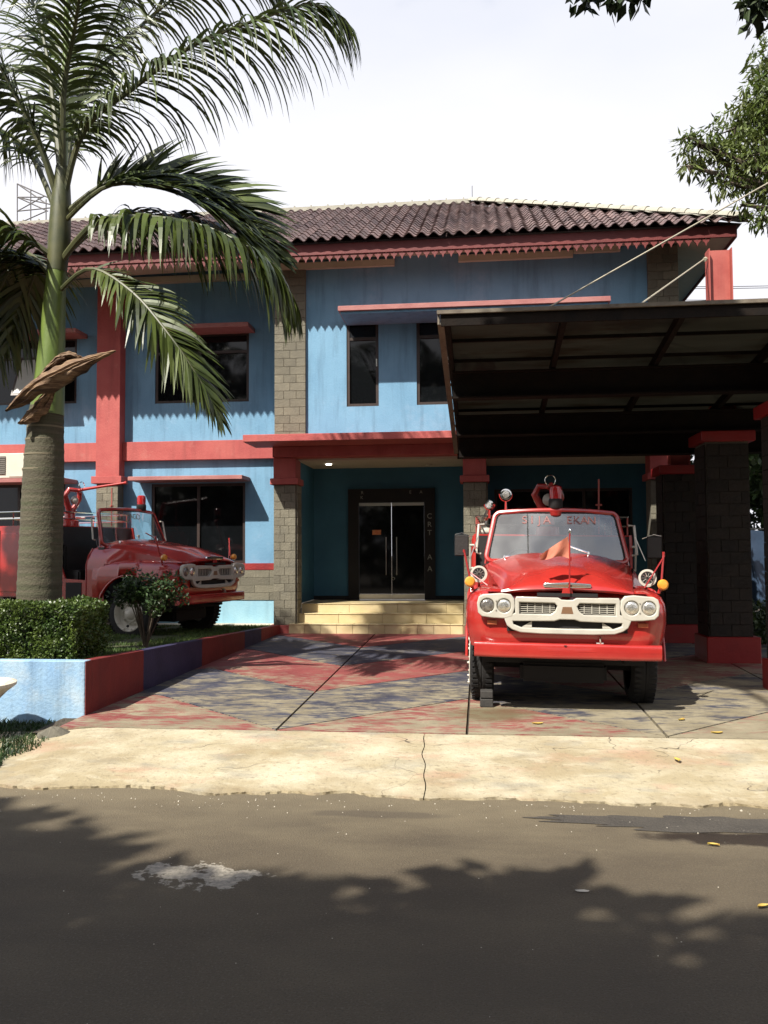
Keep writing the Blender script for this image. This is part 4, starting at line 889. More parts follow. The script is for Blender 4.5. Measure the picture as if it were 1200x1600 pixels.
def make_engine(name, label, loc, rot, flag):
    rt = thing(name, label, 'fire engine', loc, rot, world=False, group='vintage fire engines')
    # shell
    body_shell(.0, .335, 70).build('front_fender', RE, rt, smooth=True, fix=False); body_shell(.665, 1.0, 70).build('front_fender', RE, rt, smooth=True, fix=False)
    body_shell(.335, .665, 30).build('front_panel', RE, rt, smooth=True, fix=False)
    MB().curve([[(x*s, z) for s, x, z in [(-1, .62, .64), (1, .62, .64), (1, .60, .715), (-1, .60, .715)]]], .012, .004, Matrix.Translation((0, .09, 0)) @ FX).build('lower_apron', RE, rt)
    # fender tops reach in under the bonnet
    MB().grid(lambda a, b: V((lerp(-.80, .80, a), lerp(.14, 1.7, b), 1.235)), 4, 4).build('inner_panel', 'enginedark', rt, fix=False)
    # bonnet
    hd_ = MB()
    def hf(a, b):
        y = .045+1.47*b; W = .66+.19*b; x = (a*2-1)*W; yy = y+(.05*abs(a*2-1)**3)*(1-b)
        return V((x, yy, hood_z(x, y)))
    hd_.grid(hf, 56, 44)
    # front lip turned down
    k0 = len(hd_.v); lip = [hf(i/56, 0) for i in range(57)]
    hd_.add(lip+[q+V((0, -.012, -.022)) for q in lip]+[q+V((0, .02, -.045)) for q in lip], [(i, i+1, 58+i, 57+i) for i in range(56)]+[(57+i, 58+i, 115+i, 114+i) for i in range(56)])
    for sg in (-1, 1):
        e = [hf(0 if sg < 0 else 1, j/30) for j in range(31)]; hd_.add(e+[V((q.x*1.0, q.y, 1.225)) for q in e], [(j, j+1, 32+j, 31+j) for j in range(30)])
    bn = hd_.build('bonnet', RE, rt, smooth=True, merge=.0005)
    bg_ = MB().curve([[(-.235, 0), (-.225, .014), (0, .026), (.225, .014), (.235, 0), (.225, -.014), (0, -.022), (-.225, -.014)]], .010, .006, Matrix.Translation((0, .045, 1.312)) @ FX).build('bonnet_badge', 'chrome', bn, smooth=True)
    MB().curve([[(-.20, -.004), (0, -.016), (.20, -.004), (0, .010)]], .003, 0, Matrix.Translation((0, .026, 1.312)) @ FX).build('badge_inset', 'brown', bg_)
    MB().box(-.30, .30, .02, .028, 1.20, 1.235).build('front_seam', 'black', rt)
    MB().curve([[(-.05, 0), (.05, 0), (.04, .045), (-.04, .045)]], .01, .004, Matrix.Translation((0, .035, 1.235)) @ FX).build('bonnet_catch', RE, rt)
    # grille
    half = [(0, 1.155), (.06, 1.158), (.095, 1.180), (.50, 1.182), (.508, 1.165), (.508, 1.02), (.618, .972), (.592, .905), (.545, .87), (.465, .842), (.25, .832), (0, .832)]
    outer = half+[(-x, z) for x, z in half[-2:0:-1]]
    hl = [(.085, 1.105), (.12, 1.146), (.488, 1.148), (.488, 1.008), (.16, 1.008), (.11, 1.045)]
    mo = [(0, .980), (.075, .980), (.13, .962), (.555, .955), (.545, .905), (.46, .872), (0, .866)]
    mouth = mo+[(-x, z) for x, z in mo[-2:0:-1]]
    gr = MB().curve([outer, hl, [(-x, z) for x, z in hl], mouth], .018, .011, Matrix.Translation((0, .052, 0)) @ FX).build('grille_surround', 'enamel', rt, smooth=True)
    MB().box(-.60, .60, .082, .094, .84, 1.17).build('grille_backing', 'black', gr)  # black panel stands in for the shade inside the grille opening
    for sg in (-1, 1):
        q = MB()
        for k in range(6): z = 1.03+.020*k; q.box(min(sg*.12, sg*.49), max(sg*.12, sg*.49), .055, .070, z-.003, z+.003)
        for k in range(5): x = sg*(.17+.075*k); q.box(x-.0035, x+.0035, .050, .0545, 1.03, 1.13)
        q.build('grille_bars', 'enamel', gr)
        MB().prism([(0, 0), (.10, 0), (0, .06)], .012, Matrix.Translation((sg*.35, .07, .885)) @ FX @ Matrix.Scale(sg, 4, V((1, 0, 0)))).build('grille_bracket', 'enamel', gr)
    MB().curve([[(-.058, 1.03), (.058, 1.03), (.042, 1.095), (-.042, 1.095)]], .006, .003, Matrix.Translation((0, .030, 0)) @ FX).build('grille_emblem', 'brown', gr)
    # headlights
    for sg in (-1, 1):
        bz = [(.530, 1.09), (.538, 1.165), (.57, 1.204), (.65, 1.214), (.84, 1.200), (.878, 1.18), (.894, 1.12), (.884, 1.03), (.85, .996), (.74, .982), (.62, .978), (.555, 1.0)]
        bz = [(sg*x, z) for x, z in bz]
        bo = MB().curve([bz, circ(sg*.632, 1.098, .083, 22), circ(sg*.800, 1.098, .083, 22)], .020, .011, Matrix.Translation((0, .052, 0)) @ FX).build('headlight_bezel', 'enamel', rt, smooth=True)
        for x in (.632, .800):
            hlm = 'lensdark' if (sg < 0 and x > .7) else 'lens'
            h = MB().lathe([(0, .073), (.018, .073), (.022, .066)], (sg*x, .06, 1.098), (0, -1, 0), 24).build('headlight', 'chrome', bo, smooth=True)
            MB().lathe([(0, .066), (.012, .058), (.020, .040), (.024, .0015)], (sg*x, .028, 1.098), (0, -1, 0), 24).build('lens', hlm, bo, smooth=True)
        for x, z in ((.71, 1.145), (.71, 1.05)): MB().lathe([(0, .007), (.006, .006)], (sg*x, .020, z), (0, -1, 0), 8).build('screw', 'steel', bo)
        MB().box(min(sg*.70, sg*.80), max(sg*.70, sg*.80), .075, .10, .90, .945).build('side_reflector', 'reflector', rt, bevel=.004)
    # bumper
    def bump(a, b):
        x = lerp(-.93, .93, a); t = b*2*pi; y = .05-.06*cos(t) if abs(cos(t)) > .2 else .05; cy = .055; ry_, rz_ = .055, .078
        cu = lambda v, p: math.copysign(abs(v)**p, v)
        return V((x, cy+ry_*cu(-cos(t), .45)+.05*abs(x/.93)**3+.004*noise.noise(V((x*3, b*3, 4))), .65+rz_*cu(sin(t), .45)+.006*noise.noise(V((x*2.2, 0, 3)))))
    bm_ = MB().grid(bump, 40, 28); e0 = [bump(0, j/28) for j in range(28)]; e1 = [bump(1, j/28) for j in range(28)]
    bm_.add(e0, [tuple(range(28))]); bm_.add(e1, [tuple(range(28))[::-1]])
    bo = bm_.build('bumper', RE, rt, smooth=True, merge=.0005)
    MB().prism([(-.018, 0), (.018, 0), (0, -.016)], .004, Matrix.Translation((-.02, -.003, .715)) @ FX).build('bumper_hole', 'black', bo)
    for x in (-.55, .55): MB().box(x-.04, x+.04, .10, .75, .60, .70).build('chassis_rail', 'black', rt)
    MB().tube([(.33, .06, .72), (.33, .05, .755), (.33, .08, .79), (.34, .11, .77)], .010, 8).tube([(.29, .06, .735), (.36, .06, .735)], .012, 8).build('tow_hook', 'steel', bo, smooth=True)
    MB().box(-.85, .85, .55, 3.9, .46, .56).build('chassis', 'black', rt); MB().box(-.9, .9, .95, 1.06, .36, .46).build('front_axle', 'black', rt)
    MB().box(-.45, .45, .50, 2.6, .27, .47).build('underbody_filler', 'black', rt, bevel=.03)  # black box added to darken the open space under the vehicle
    MB().box(-.72, .72, 3.2, 3.25, .12, .9).build('underbody_screen', 'black', rt)  # full-width plate added to keep the view underneath dark
    MB().box(-.60, .60, .14, .9, .56, 1.0).build('engine_block', 'black', rt)
    # inner wheel wells
    for sg in (-1, 1): MB().box(min(sg*.60, sg*.62), max(sg*.60, sg*.62), .3, 1.72, .5, 1.2).build('wheel_well', 'black', rt)
    for sg in (-1, 1):
        make_wheel(rt, sg*.86, 1.0, sg); 
        arc = [V((sg*1.018, 1.0+.61*cos(a), .43+.61*sin(a))) for a in [R(24+k*146/24) for k in range(25)]]
        MB().tube(arc, .016, 8).build('arch_lip', RE, rt, smooth=True)
        make_wheel(rt, sg*.84, 3.9, sg, False)
    # cowl and cab
    def cw(a, b): x = (a*2-1)*.852; return V((x, 1.49+.37*b, hood_z(x, 1.5)-.004-(.05*max(0, b-.5))))
    MB().grid(cw, 30, 6).build('cowl', RE, rt, smooth=True, fix=False)
    for sg in (-1, 1):
        def side(a, b):
            y = lerp(1.50, 1.86, a); zt = 1.50 if y < 1.9 else 1.5; z = lerp(.50, 1.475, b); q_ = max(0, (z-1.18)/.295); x = 1.0-.155*q_**1.8; return V((sg*x, y, z))
        MB().grid(side, 8, 14).build('cowl_side', RE, rt, smooth=True, fix=False)
        def blend(a, b):
            y = lerp(1.0, 1.50, a); f_ = a*a*(3-2*a); W = .66+.19*(y-.045)/1.47; zt = lerp(hood_z(W, y)-.006, 1.475, f_); z = lerp(1.22, zt, b)
            xs_ = 1.0-.155*(max(0, (z-1.18)/.295))**1.8; return V((sg*lerp(W-.004, xs_, f_), y, z))
        MB().grid(blend, 14, 8).build('cowl_shoulder', RE, rt, smooth=True, fix=False)
        MB().tube([(sg*1.0, 1.865, .52), (sg*1.0, 1.865, 1.2), (sg*.95, 1.865, 1.36), (sg*.85, 1.865, 1.48)], .012, 8).build('door_edge', RE, rt, smooth=True)
        # low door sill; a black plate stands in for the shaded step recess
        pts = [(1.87, .50), (2.62, .50), (2.62, 1.12), (2.50, 1.06), (2.30, .98), (1.87, .96)]
        MB().prism(pts, .03, Matrix.Translation((sg*.98-(.0 if sg > 0 else .0), 0, 0)) @ Matrix(((0, 0, sg, 0), (1, 0, 0, 0), (0, 1, 0, 0), (0, 0, 0, 1)))).build('door_sill', RE, rt)
        MB().box(min(sg*1.012, sg*1.018), max(sg*1.012, sg*1.018), 1.95, 2.28, .58, .92).build('step_shade_plate', 'black', rt)
        pts = [(2.30, .97), (2.62, 1.10), (2.62, 1.88), (2.56, 1.88), (2.44, 1.30)]
        MB().prism(pts, .03, Matrix.Translation((sg*.98, 0, 0)) @ Matrix(((0, 0, sg, 0), (1, 0, 0, 0), (0, 1, 0, 0), (0, 0, 0, 1)))).build('cab_side', RE, rt)
        MB().tube([(sg*1.05, 2.52, 1.42), (sg*1.05, 2.46, 1.74)], .013, 8).tube([(sg*1.0, 2.52, 1.43), (sg*1.06, 2.52, 1.43)], .016, 8).tube([(sg*1.0, 2.46, 1.73), (sg*1.06, 2.46, 1.73)], .016, 8).build('grab_handle', 'enamel', rt, smooth=True)
        MB().tube([(sg*.90, 1.78, 1.62), (sg*.955, 1.77, 1.63), (sg*.93, 1.83, 1.98), (sg*.86, 1.83, 1.98)], .015, 8).build('windscreen_grab_handle', 'enamel', rt, smooth=True)
        MB().tube([(sg*.845, 1.72, 1.50), (sg*.80, 1.78, 1.80)], .014, 8).build('windscreen_stay', RE, rt, smooth=True)
    MB().box(-.97, .97, 1.80, 2.6, .52, .60).build('cab_floor', 'seat', rt)
    MB().box(-.86, .86, 1.62, 1.74, 1.0, 1.50).build('dashboard', 'seat', rt)
    MB().box(-.99, .99, 2.600, 2.618, .62, 1.86).build('cab_rear_panel', 'seat', rt)
    MB().box(-.85, .85, 2.15, 2.50, .60, 1.12).box(-.85, .85, 2.45, 2.58, 1.0, 1.55).build('seat', 'seat', rt, bevel=.03)
    sw = MB(); c = V((-.40, 1.98, 1.52)); sw.tube([c+V((.2*cos(a), .2*sin(a)*.5, .2*sin(a)*.8)) for a in [2*pi*k/24 for k in range(25)]], .012, 6); sw.tube([c, V((-.40, 1.75, 1.25))], .02, 6)
    for a in (0, 2.1, 4.2): sw.tube([c, c+V((.2*cos(a), .1*sin(a), .16*sin(a)))], .008, 5)
    sw.build('steering_wheel', 'seat', rt, smooth=True)
    # rear body
    MB().box(-1.03, 1.03, 2.62, 5.3, .66, 1.88).build('rear_body', RE, rt, bevel=.02)
    for sg in (-1, 1):
        for y in (3.25, 3.75, 4.3): MB().box(min(sg*1.031, sg*1.036), max(sg*1.031, sg*1.036), y-.008, y+.008, .70, 1.80).build('locker_gap', 'black', rt)
        MB().box(min(sg*1.031, sg*1.045), max(sg*1.031, sg*1.045), 3.28, 3.72, .75, 1.75).build('locker_door', RE, rt, bevel=.006)
        MB().box(min(sg*1.031, sg*1.04), max(sg*1.031, sg*1.04), 2.66, 2.70, .7, 1.82).build('body_trim', 'enginedark', rt)
        for z in (2.0, 2.12): MB().tube([(sg*.98, 2.66, z), (sg*.98, 5.2, z)], .013, 6).build('hand_rail', 'chrome', rt, smooth=True)
        for y in (2.7, 3.5, 4.3, 5.1): MB().tube([(sg*.98, y, 1.87), (sg*.98, y, 2.13)], .011, 6).build('rail_post', 'steelred', rt, smooth=True)
    MB().tube([(-.98, 2.66, 2.12), (.98, 2.66, 2.12)], .013, 6).tube([(-.98, 2.66, 2.0), (.98, 2.66, 2.0)], .013, 6).build('cross_rail', 'chrome', rt, smooth=True)
    # windscreen
    def wsp(x, z): t = (z-1.56)/.56; return V((x*(1-.075*t), 1.60+.20*t+.10*(1-(x/.80)**2)*-1+.08, z))
    loop = []
    for (cx_, cz_, a0) in ((.72, 2.05, 0), (-.72, 2.05, 90), (-.76, 1.61, 180), (.76, 1.61, 270)):
        for k in range(7): a = R(a0+15*k); loop.append((cx_+.075*cos(a), cz_+.075*sin(a)))
    lp = []
    for i in range(len(loop)):
        a, b = loop[i], loop[(i+1) % len(loop)]; n_ = max(1, int(math.hypot(a[0]-b[0], a[1]-b[1])/.1))
        for k in range(n_):
            x, z = lerp(a[0], b[0], k/n_), lerp(a[1], b[1], k/n_); z += .035*(1-(x/.8)**2) if z > 1.9 else 0; lp.append(wsp(x, z))
    fr = MB().tube(lp+[lp[0]], .030, 8, caps=False).build('windscreen_frame', RE, rt, smooth=True)
    MB().tube([q*1.0+(V((0, 1.7, 1.86))-q).normalized()*.03+V((0, -.012, 0)) for q in lp+[lp[0]]], .008, 6, caps=False).build('windscreen_seal', 'black', fr, smooth=True)
    gl = MB().grid(lambda a, b: wsp((a*2-1)*.80*.985, 1.55+.56*b+.03*b*(1-(a*2-1)**2)), 20, 8).build('windscreen_glass', 'clear', fr, smooth=True, fix=False)
    lk = 'letter' if flag else 'whiteletter'
    word = 'SIJA  EKAN' if flag else 'SIJAGO'
    for k, ch in enumerate(word):
        if ch == ' ': continue
        x = -.40+.095*k if flag else -.35+.1*k
        q = wsp(x, 2.035); MB().text(ch, .14, Matrix.Translation(q+V((0, -.008, 0))) @ Matrix.Rotation(pi/2-R(18), 4, 'X'), .0012).build('letter', lk, fr)
    for x0, x1, z1 in ((-.62, -.32, 1.60), (.36, .06, 1.70)):
        zb = hood_z(x0, 1.5)+.015
        MB().tube([(x0+(.0 if x0 < 0 else .0), 1.50, zb), (x1, 1.525, zb+(.0 if x0 < 0 else .11))], [.012, .009], 6).lathe([(0, .02), (.03, .012)], (x0, 1.5, zb-.015), (0, 0, 1), 10).build('wiper', 'chrome', rt, smooth=True)
    # beacon on top of the windscreen frame
    tb = wsp(0.0 if flag else .36, 2.16 if flag else 2.13)
    bc = MB().lathe([(0, .075), (.02, .085), (.10, .085), (.12, .078)], tb+V((0, .03, .02)), (0, 0, 1), 20).build('beacon_base', 'black', rt, smooth=True)
    MB().lathe([(0, .074), (.10, .078), (.145, .070), (.16, .05), (.163, .001)], tb+V((0, .03, .14)), (0, 0, 1), 20).build('beacon_dome', 'siren', bc, smooth=True)
    if flag: MB().lathe([(0, .085), (.045, .072), (.06, .01)], tb+V((0, .02, -.02)), (0, 0, -1), 20).build('beacon_mount', 'enginedark', rt, smooth=True)
    # horns and indicators on the fenders
    for sg in (-1, 1):
        hp = V((sg*.90, .66, 1.40)) if sg < 0 else V((sg*.845, .40, 1.39))
        if flag: h = MB().lathe([(-.12, .015), (-.06, .03), (-.02, .06), (.0, .088), (.012, .092), (.014, .070), (.004, .064)], hp, (0, -1, .08), 24, caps=False).build('horn', 'enamel', rt, smooth=True)
        if flag: MB().lathe([(0, .066), (.003, .06), (.004, .001)], hp+V((0, -.004, 0)), (0, -1, .08), 20).build('horn_mesh', 'black', h)
        sp = MB()
        for k in range(10): a = 2*pi*k/10; sp.tube([hp+V((.015*cos(a), -.012, .015*sin(a))), hp+V((.06*cos(a), -.012, .06*sin(a)))], .003, 4)
        if flag: sp.build('horn_spoke', 'steel', h)
        if flag: MB().tube([hp+V((0, .05, -.02)), hp+V((0, .08, -.15))], .014, 6).build('horn_stalk', RE, h)
        ip = V((sg*.985, .33, 1.325))
        i_ = MB().lathe([(-.03, .03), (0, .052), (.03, .056), (.052, .04), (.06, .001)], ip, (0, -1, .05), 18).build('indicator', 'amber', rt, smooth=True)
        MB().tube([ip+V((0, .03, 0)), ip+V((-sg*.03, .05, -.09))], .018, 8).build('indicator_stalk', RE, i_)
        MB().tube([ip+V((0, .06, .02)), ip+V((sg*.03 if sg > 0 else -.07, .10, .33))], .011, 6).tube([V((sg*.80, .30, 1.29)), ip+V((sg*.04 if sg > 0 else -.01, .10, .30 if sg > 0 else .10))], .008, 6).lathe([(0, .014), (.03, .014)], ip+V((sg*.03 if sg > 0 else -.07, .10, .31)), (0, 0, 1), 8).build('marker_rod', 'enginedark' if flag else RE, rt, smooth=True)
    # mirrors
    for sg in ((-1, 1) if flag else ()):
        mp_ = V((sg*1.13, 1.62, 1.72)); mi = MB().box(-.085, .085, -.015, .02, -.13, .13, Matrix.Translation(mp_)).build('mirror', 'black', rt, bevel=.012)
        MB().tube([mp_+V((-sg*.13, .05, .10)), mp_+V((0, .03, .15)), mp_+V((sg*.08, 0, .13))], .006, 6).tube([mp_+V((-sg*.2, .12, .12)), mp_+V((-sg*.10, 0, -.16))], .006, 6).build('mirror_bracket', 'steel', mi, smooth=True)
        MB().box(-.075, .075, -.022, -.016, -.118, .118, Matrix.Translation(mp_)).build('mirror_back', 'seat', mi)
    # spotlights on the (viewer's) left
    for p, r_, dr_ in ((V((-.60, 1.95, 2.36)), .066, (.05, -1, .05)), (V((-.80, 2.0, 2.235)), .050, (-.55, -1, .1))):
        if not flag: continue
        s_ = MB().lathe([(-.09, .02), (-.06, .045), (-.01, r_), (.01, r_+.004), (.014, r_-.01)], p, dr_, 20).build('spotlight', 'chrome', rt, smooth=True)
        MB().lathe([(.012, r_-.008), (.020, .001)], p, dr_, 18).build('spotlight_lens', 'lens', s_, smooth=True)
        MB().tube([p+V(((r_+.015)*cos(a), .0, (r_+.02)*sin(a))) for a in [R(175+k*190/10) for k in range(11)]], .005, 5).tube([p+V((0, 0, -r_-.02)), p+V((0, 0, -r_-.12))], [.010, .016], 8).build('spotlight_yoke', RE, s_, smooth=True)
    # water cannon
    wc = MB().lathe([(0, .17), (.12, .16), (.16, .10), (.25, .09), (.27, .12), (.30, .12)], (-.02, 3.15, 1.87), (0, 0, 1), 18).build('water_cannon', RE, rt, smooth=True)
    MB().tube([(-.02, 3.15, 2.15), (-.12, 3.12, 2.30), (-.20, 3.10, 2.44), (-.14, 3.06, 2.55), (.0, 3.0, 2.54)], [.055, .055, .05, .045, .04], 12).tube([(.0, 3.15, 2.15), (.10, 3.12, 2.28), (.16, 3.1, 2.40), (.12, 3.06, 2.52), (.0, 3.0, 2.54)], [.05, .05, .045, .045, .04], 12).build('cannon_pipe', RE, wc, smooth=True)
    if not flag: MB().tube([(0, 3.0, 2.54), (.10, 2.55, 2.60), (.22, 2.10, 2.66)], [.03, .026, .02], 10).lathe([(0, .028), (.05, .03)], (.21, 2.12, 2.655), (.2, -1, .13), 10).build('cannon_barrel', RE, wc, smooth=True)
    else: MB().tube([(0, 3.0, 2.54), (0, 2.70, 2.545)], [.04, .03], 12).build('cannon_barrel', RE, wc, smooth=True)
    MB().tube([V((.0, 2.9, 2.62))+V((.07*cos(a), 0, .07*sin(a))) for a in [2*pi*k/20 for k in range(21)]], .007, 6).build('hand_wheel', 'chrome', wc, smooth=True)
    MB().lathe([(-.06, .03), (-.03, .07), (.02, .085), (.06, .04)], (-.02, 3.05, 2.36), (.3, -1, .1), 16).build('gauge', 'enamel', wc, smooth=True)
    MB().tube([(.62, 2.75, 1.9), (.62, 2.75, 2.62)], .012, 6).tube([(.58, 2.75, 2.28), (.66, 2.75, 2.28)], .014, 6).build('stand_pipe', 'steelred', rt)
    # ladders / hoses on top
    ld = MB()
    for x in (.25, .65): ld.tube([(x, 3.4, 2.08), (x, 5.2, 2.08)], .02, 6)
    for k in range(6): ld.tube([(.25, 3.5+.3*k, 2.08), (.65, 3.5+.3*k, 2.08)], .013, 6)
    ld.build('ladder', 'steel', rt, smooth=True)
    MB().lathe([(0, .09), (.06, .12), (.13, .06), (.14, .01)], (-.86, 4.35, 1.88), (0, 0, 1), 16).build('locker_lamp', 'enamel', rt, smooth=True)
    MB().tube([(-.9, 4.5, 1.88), (-.9, 4.5, 2.15), (-.86, 4.3, 2.22), (-.84, 4.25, 2.3)], [.05, .05, .035, .03], 10).build('hydrant_pipe', 'steel', rt, smooth=True)
    if flag:
        fm = MB().tube([(.02, -.005, 1.235), (.02, -.012, 1.84)], .0075, 8).build('flag_mast', 'enginedark', rt, smooth=True)
        MB().lathe([(0, .010), (.02, .016), (.04, .012), (.05, .002)], (.02, -.012, 1.84), (0, 0, 1), 10).build('mast_knob', 'chrome', fm, smooth=True)
        def ff(a, b):
            h = lerp(1.0, .10, a**1.05); base_x = .015-.29*a
            return V((base_x+.01*sin(b*5), -.015+.05*sin(a*8+b*3)*(.2+a*.8), 1.585+h*.225*b+.02*sin(a*5)*(1-b)))
        MB().grid(ff, 20, 10).build('flag', 'flag', fm, smooth=True, fix=False)
        MB().tube([(.03, .0, 1.56), (.03, -.0, 1.60)], .012, 6).build('mast_clip', 'enginedark', fm)
    return rt
rt1 = make_engine('fire_engine', 'red vintage fire engine facing the road with a small orange flag on its bonnet', (.845, 8.866, .156), (0, R(1.0), R(-1.08)), True)
rt2 = make_engine('fire_engine', 'red vintage fire engine parked on the grass behind the bush, without a flag', (-4.36, 14.0, .43), (0, 0, R(73)), False)
# wheel chock
ck = thing('wheel_chock', 'small black block chocking the front tyre of the flagged fire engine', 'wheel chock', (.06, 9.35, GY(9.35)))
g0 = GY(9.35); boxo('lower_block', 'wood', ck, -.02, .12, 9.30, 9.46, g0, g0+.085, bevel=.008); boxo('upper_block', 'wood', ck, -.015, .118, 9.31, 9.46, g0+.092, g0+.17, bevel=.008)

# ================================================================== CARPORT
CP = thing('carport', 'dark steel carport with dirty sheet roof hung from red posts on stone pillars', 'carport', (3.4, 12.6, .25))
cz = lambda y: 4.35+(y-9.3)*(3.6-4.35)/5.7
CX0, CX1, CYA, CYB = -.38, 7.6, 9.3, 15.02
raf = [-.33, .92, 2.15, 3.38, 4.61, 5.84, 7.07]
pur = [9.36, 10.05, 10.72, 11.62, 12.18, 12.82, 13.62, 14.2, 14.85]
main_y = [(10.62, 11.0, .34), (12.55, 12.85, .30), (13.75, 13.95, .34)]
for i in range(len(raf)-1):
    for j in range(len(pur)-1):
        a, b, c, d = raf[i]+.001, raf[i+1]-.001, pur[j]-(.06 if j == 0 else 0)+.001, pur[j+1]-.001
        MB().add([V((a, c, cz(c)+.052)), V((b, c, cz(c)+.052)), V((b, d, cz(d)+.052)), V((a, d, cz(d)+.052)), V((a, c, cz(c)+.06)), V((b, c, cz(c)+.06)), V((b, d, cz(d)+.06)), V((a, d, cz(d)+.06))],
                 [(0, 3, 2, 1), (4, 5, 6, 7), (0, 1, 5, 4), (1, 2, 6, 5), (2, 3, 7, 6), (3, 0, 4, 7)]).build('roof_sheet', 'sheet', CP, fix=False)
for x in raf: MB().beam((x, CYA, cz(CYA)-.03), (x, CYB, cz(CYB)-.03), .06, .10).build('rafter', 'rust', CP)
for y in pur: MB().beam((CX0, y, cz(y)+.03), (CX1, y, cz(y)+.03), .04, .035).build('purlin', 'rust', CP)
for y0, y1, h in main_y:
    ym = (y0+y1)/2; q = MB(); zt = cz(ym)-.085
    q.box(CX0+.06, CX1, ym-.10, ym+.10, zt-.02, zt); q.box(CX0+.06, CX1, ym-.10, ym+.10, zt-h, zt-h+.02); q.box(CX0+.06, CX1, ym-.012, ym+.012, zt-h+.02, zt-.02); q.build('main_girder', 'rust', CP)
MB().beam((CX0-.02, CYA-.02, cz(CYA)-.01), (CX1, CYA-.02, cz(CYA)-.01), .03, .16).build('front_channel', 'rust', CP)
MB().box(CX0-.06, CX1, CYA-.07, CYA-.036, cz(CYA)+.035, cz(CYA)+.075).build('front_flashing', 'edgesteel', CP)
q = MB()
q.beam((CX0-.045, CYA-.03, cz(CYA)+.00), (CX0-.045, CYB, cz(CYB)+.00), .02, .15); q.beam((CX0-.02, CYA-.03, cz(CYA)-.066), (CX0-.02, CYB, cz(CYB)-.066), .07, .012); q.build('side_flashing', 'edgesteel', CP)
q = MB(); q.beam((CX0, CYB, cz(CYB)-.05), (CX1, CYB, cz(CYB)-.05), .05, .22); q.build('rear_channel', 'rust', CP)
# pillars
def pillar(x0, x1, y0, y1, zcap, zp, post_top, pmore=.07, red_m='pillarred'):
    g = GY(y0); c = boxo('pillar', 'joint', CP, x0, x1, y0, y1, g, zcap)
    clad(c, x0, x1, y0-.012, g+zp, zcap, rows=.17, m='shadestone'); clad(c, y0+.01, y1-.01, x0-.012, g+zp, zcap, rows=.17, m='shadestone', per=2, rotz=-pi/2)
    boxo('pillar_cap', red_m, c, x0-.08, x1+.08, y0-.09, y1+.08, zcap, zcap+.15, bevel=.01)
    boxo('pillar_pedestal', red_m, c, x0-.06, x1+.09, y0-.07, y1+.06, g-.03, g+zp, bevel=.012)
    xm, ym = (x0+x1)/2+.03, (y0+y1)/2
    q = MB(); q.box(xm-.165, xm-.15, ym-.11, ym+.11, zcap+.15, post_top); q.box(xm+.15, xm+.165, ym-.11, ym+.11, zcap+.15, post_top); q.box(xm-.15, xm+.15, ym-.006, ym+.006, zcap+.15, post_top); q.build('steel_post', 'steelred', c)
    return xm, ym
pillar(3.20, 3.78, 12.66, 13.25, 3.36, .36, 6.22)
pillar(3.06, 3.64, 14.86, 15.4, 3.10, .30, 3.5)
pillar(3.36, 3.94, 10.1, 10.68, 3.38, .36, 6.35)
# suspension rods, with clamps
MB().tube([(3.30, 12.9, 6.08), (1.66, 9.36, 4.40)], .010, 6).lathe([(0, .035), (.05, .03)], (3.32, 12.9, 6.08), (-.5, -.8, -.4), 10).build('suspension_rod', 'cable', CP)
MB().tube([(3.40, 10.3, 6.10), (.70, 9.34, 4.41)], .010, 6).build('suspension_rod', 'cable', CP)
# tarpaulin fence
tf = thing('tarpaulin_screen', 'blue tarpaulin screen hanging at the far right behind the pillars', 'tarpaulin', (5, 17.5, .3))
MB().grid(lambda a, b: V((3.75+4.5*a, 17.8+.12*sin(a*26+b*2)*(.4+b)+.06*sin(a*61+b*5), lerp(.75, 2.22-.12*sin(a*9)**2, b))), 90, 16).build('sheet', 'tarp', tf, smooth=True, fix=False)
for x in (3.75, 5.3, 6.9, 8.3): MB().tube([(x, 17.95, .2), (x, 17.95, 2.3)], .03, 6).build('post', 'rust', tf)
MB().tube([(3.7, 17.9, 2.24), (8.3, 17.9, 2.26)], .012, 6).build('rope', 'wire', tf)
cl = [(V((ru(4.0, 7), ru(14.5, 17.2), ru(.35, .8))), ru(.18, .35)) for _ in range(22)]
us = thing('undergrowth', 'low shrubs growing on the ground right of the stone pillars', 'shrubs', (5.2, 16, .3)); crown_mesh(cl, 5000, .12, .035, .2).build('foliage', 'leafB', us, fix=False, kind='stuff')

# ================================================================== WIRES, TOWER, SMALL THINGS
for k, (v0, y) in enumerate(((446, 30), (449, 30.2), (467, 30), (471, 30.2))):
    a = at(980, v0+2, y); b = at(1300, v0-1, y); o = MB().tube([a-V((22, 0, -.6)), a, (a+b)/2-V((0, 0, .03)), b, b+V((20, 0, .6))], .012, 5).build('power_line', 'wire')
    tag(o, ['topmost', 'second from top', 'third from top', 'lowest'][k]+' of the four thin power lines behind the red steel post', 'power line', 'power lines')
tw = thing('lattice_tower', 'grey steel lattice frame rising above the roof behind the palm', 'tower', at(60, 420, 40))
q = MB(); W4 = lambda u, v, y=40: at(u, v, y)
for a, b in (((27, 287), (27, 430)), ((72, 312), (72, 430)), ((27, 287), (105, 322)), ((27, 308), (105, 325)), ((27, 330), (70, 306)), ((27, 308), (75, 330)), ((27, 330), (105, 322)), ((48, 296), (48, 400)), ((27, 308), (66, 308)), ((27, 350), (105, 345)), ((27, 350), (72, 330)), ((27, 287), (72, 318))):
    q.tube([W4(*a), W4(*b)], .035, 4)
for a in ((27, 287), (72, 312)): q.tube([W4(*a), W4(*a, 43)], .03, 4)
q.build('lattice', 'lattice', tw)
MB().tube([W4(40, 350), V((W4(40, 350).x, 40, 0))], .12, 8).build('mast', 'lattice', tw)
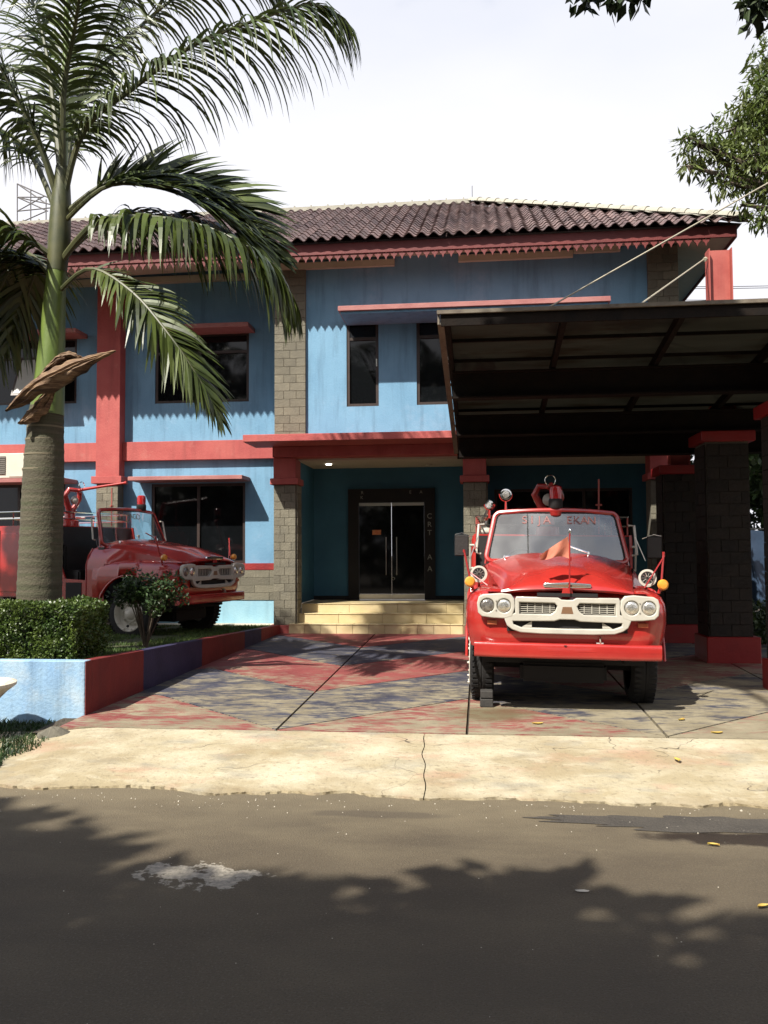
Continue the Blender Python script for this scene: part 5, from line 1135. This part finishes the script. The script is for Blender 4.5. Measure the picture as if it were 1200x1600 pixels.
def fallen(u, v, z, s, k, mtn='deadleaf', yaw=None):
    d = cam.matrix_world.to_3x3() @ V(((u-600)/FPX, -(v-800)/FPX, -1)); t = (z-1.8)/d.z; p = V((0, 0, 1.8))+d*t
    if p.y > 8.12: p.z = GY(p.y)+.004
    elif p.y > 6.45: p.z = lerp(.03, .135, (p.y-6.4)/1.7)+.012
    else: p.z = .008
    a = ru(0, 6.28) if yaw is None else yaw; M = Matrix.Translation(p) @ Matrix.Rotation(a, 4, 'Z')
    m = MB().grid(lambda a_, b_: M @ V(((a_-.5)*s, (b_-.5)*s*.42*sin(pi*(.06+.9*a_))+.1*s*sin(a_*3), .012*s*10*(a_-.5)**2+abs(b_-.5)*.02)), 8, 2)
    return m.build('fallen_leaf', mtn, fix=False)
for u, v, z, lab in ((840, 1131, .15, 'yellow fallen leaf in front of the flagged fire engine, left of its centre'), (1064, 1126, .15, 'long yellow fallen leaf just beyond the right end of the bumper'), (1120, 1146, .14, 'yellow fallen leaf beside the thin joint at the right of the forecourt'),
                     (1057, 1192, .08, 'yellow fallen leaf lying on the cream concrete apron'), (1115, 1323, 0, 'curled yellow leaf beside the wet patch on the road'), (1193, 1420, 0, 'yellow leaf on the road at the far right edge')):
    tag(fallen(u, v, z, .11 if v < 1300 else .07, 0), lab, 'fallen leaf', 'yellow fallen leaves')
o = tag(blob(-.0, 0, .038, .016, 0, 14, 3).build('paper_scrap', 'pebble'), 'flat pale scrap lying alone on the sunlit road', 'litter'); o.location = (.52, 4.77, .006)
m = MB(); random.seed(5)
for _ in range(150):
    x = ru(-3.6, 3.2); y = 6.38-abs(random.gauss(0, .28))-.02*rr(); s = ru(.002, .006)*(1 if rr() < .96 else 1.7); m.lathe([(0, s), (s*.7, s*.8), (s, .0004)], (x, y, .0), (0, 0, 1), 5)
for _ in range(60): x = ru(-3, 2); y = ru(2.9, 6); s = ru(.002, .004); m.lathe([(0, s), (s*.7, s*.8), (s, .0004)], (x, y, .0), (0, 0, 1), 5)
tag(m.build('gravel', 'pebble', kind='stuff'), 'scattered pale grit along the broken edge of the concrete apron', 'gravel')
m = MB().lathe([(0, .10), (.03, .13), (.09, .11), (.13, .05), (.14, .001)], (-4.06, 7.92, .02), (0, 0, 1), 12)
m.v = [tuple(V(q)+rv()*.02+V(((V(q).x+4.06)*.3, 0, 0))) for q in m.v]
tag(m.build('rock', 'joint'), 'grey lump of concrete at the foot of the blue planter wall', 'rock')
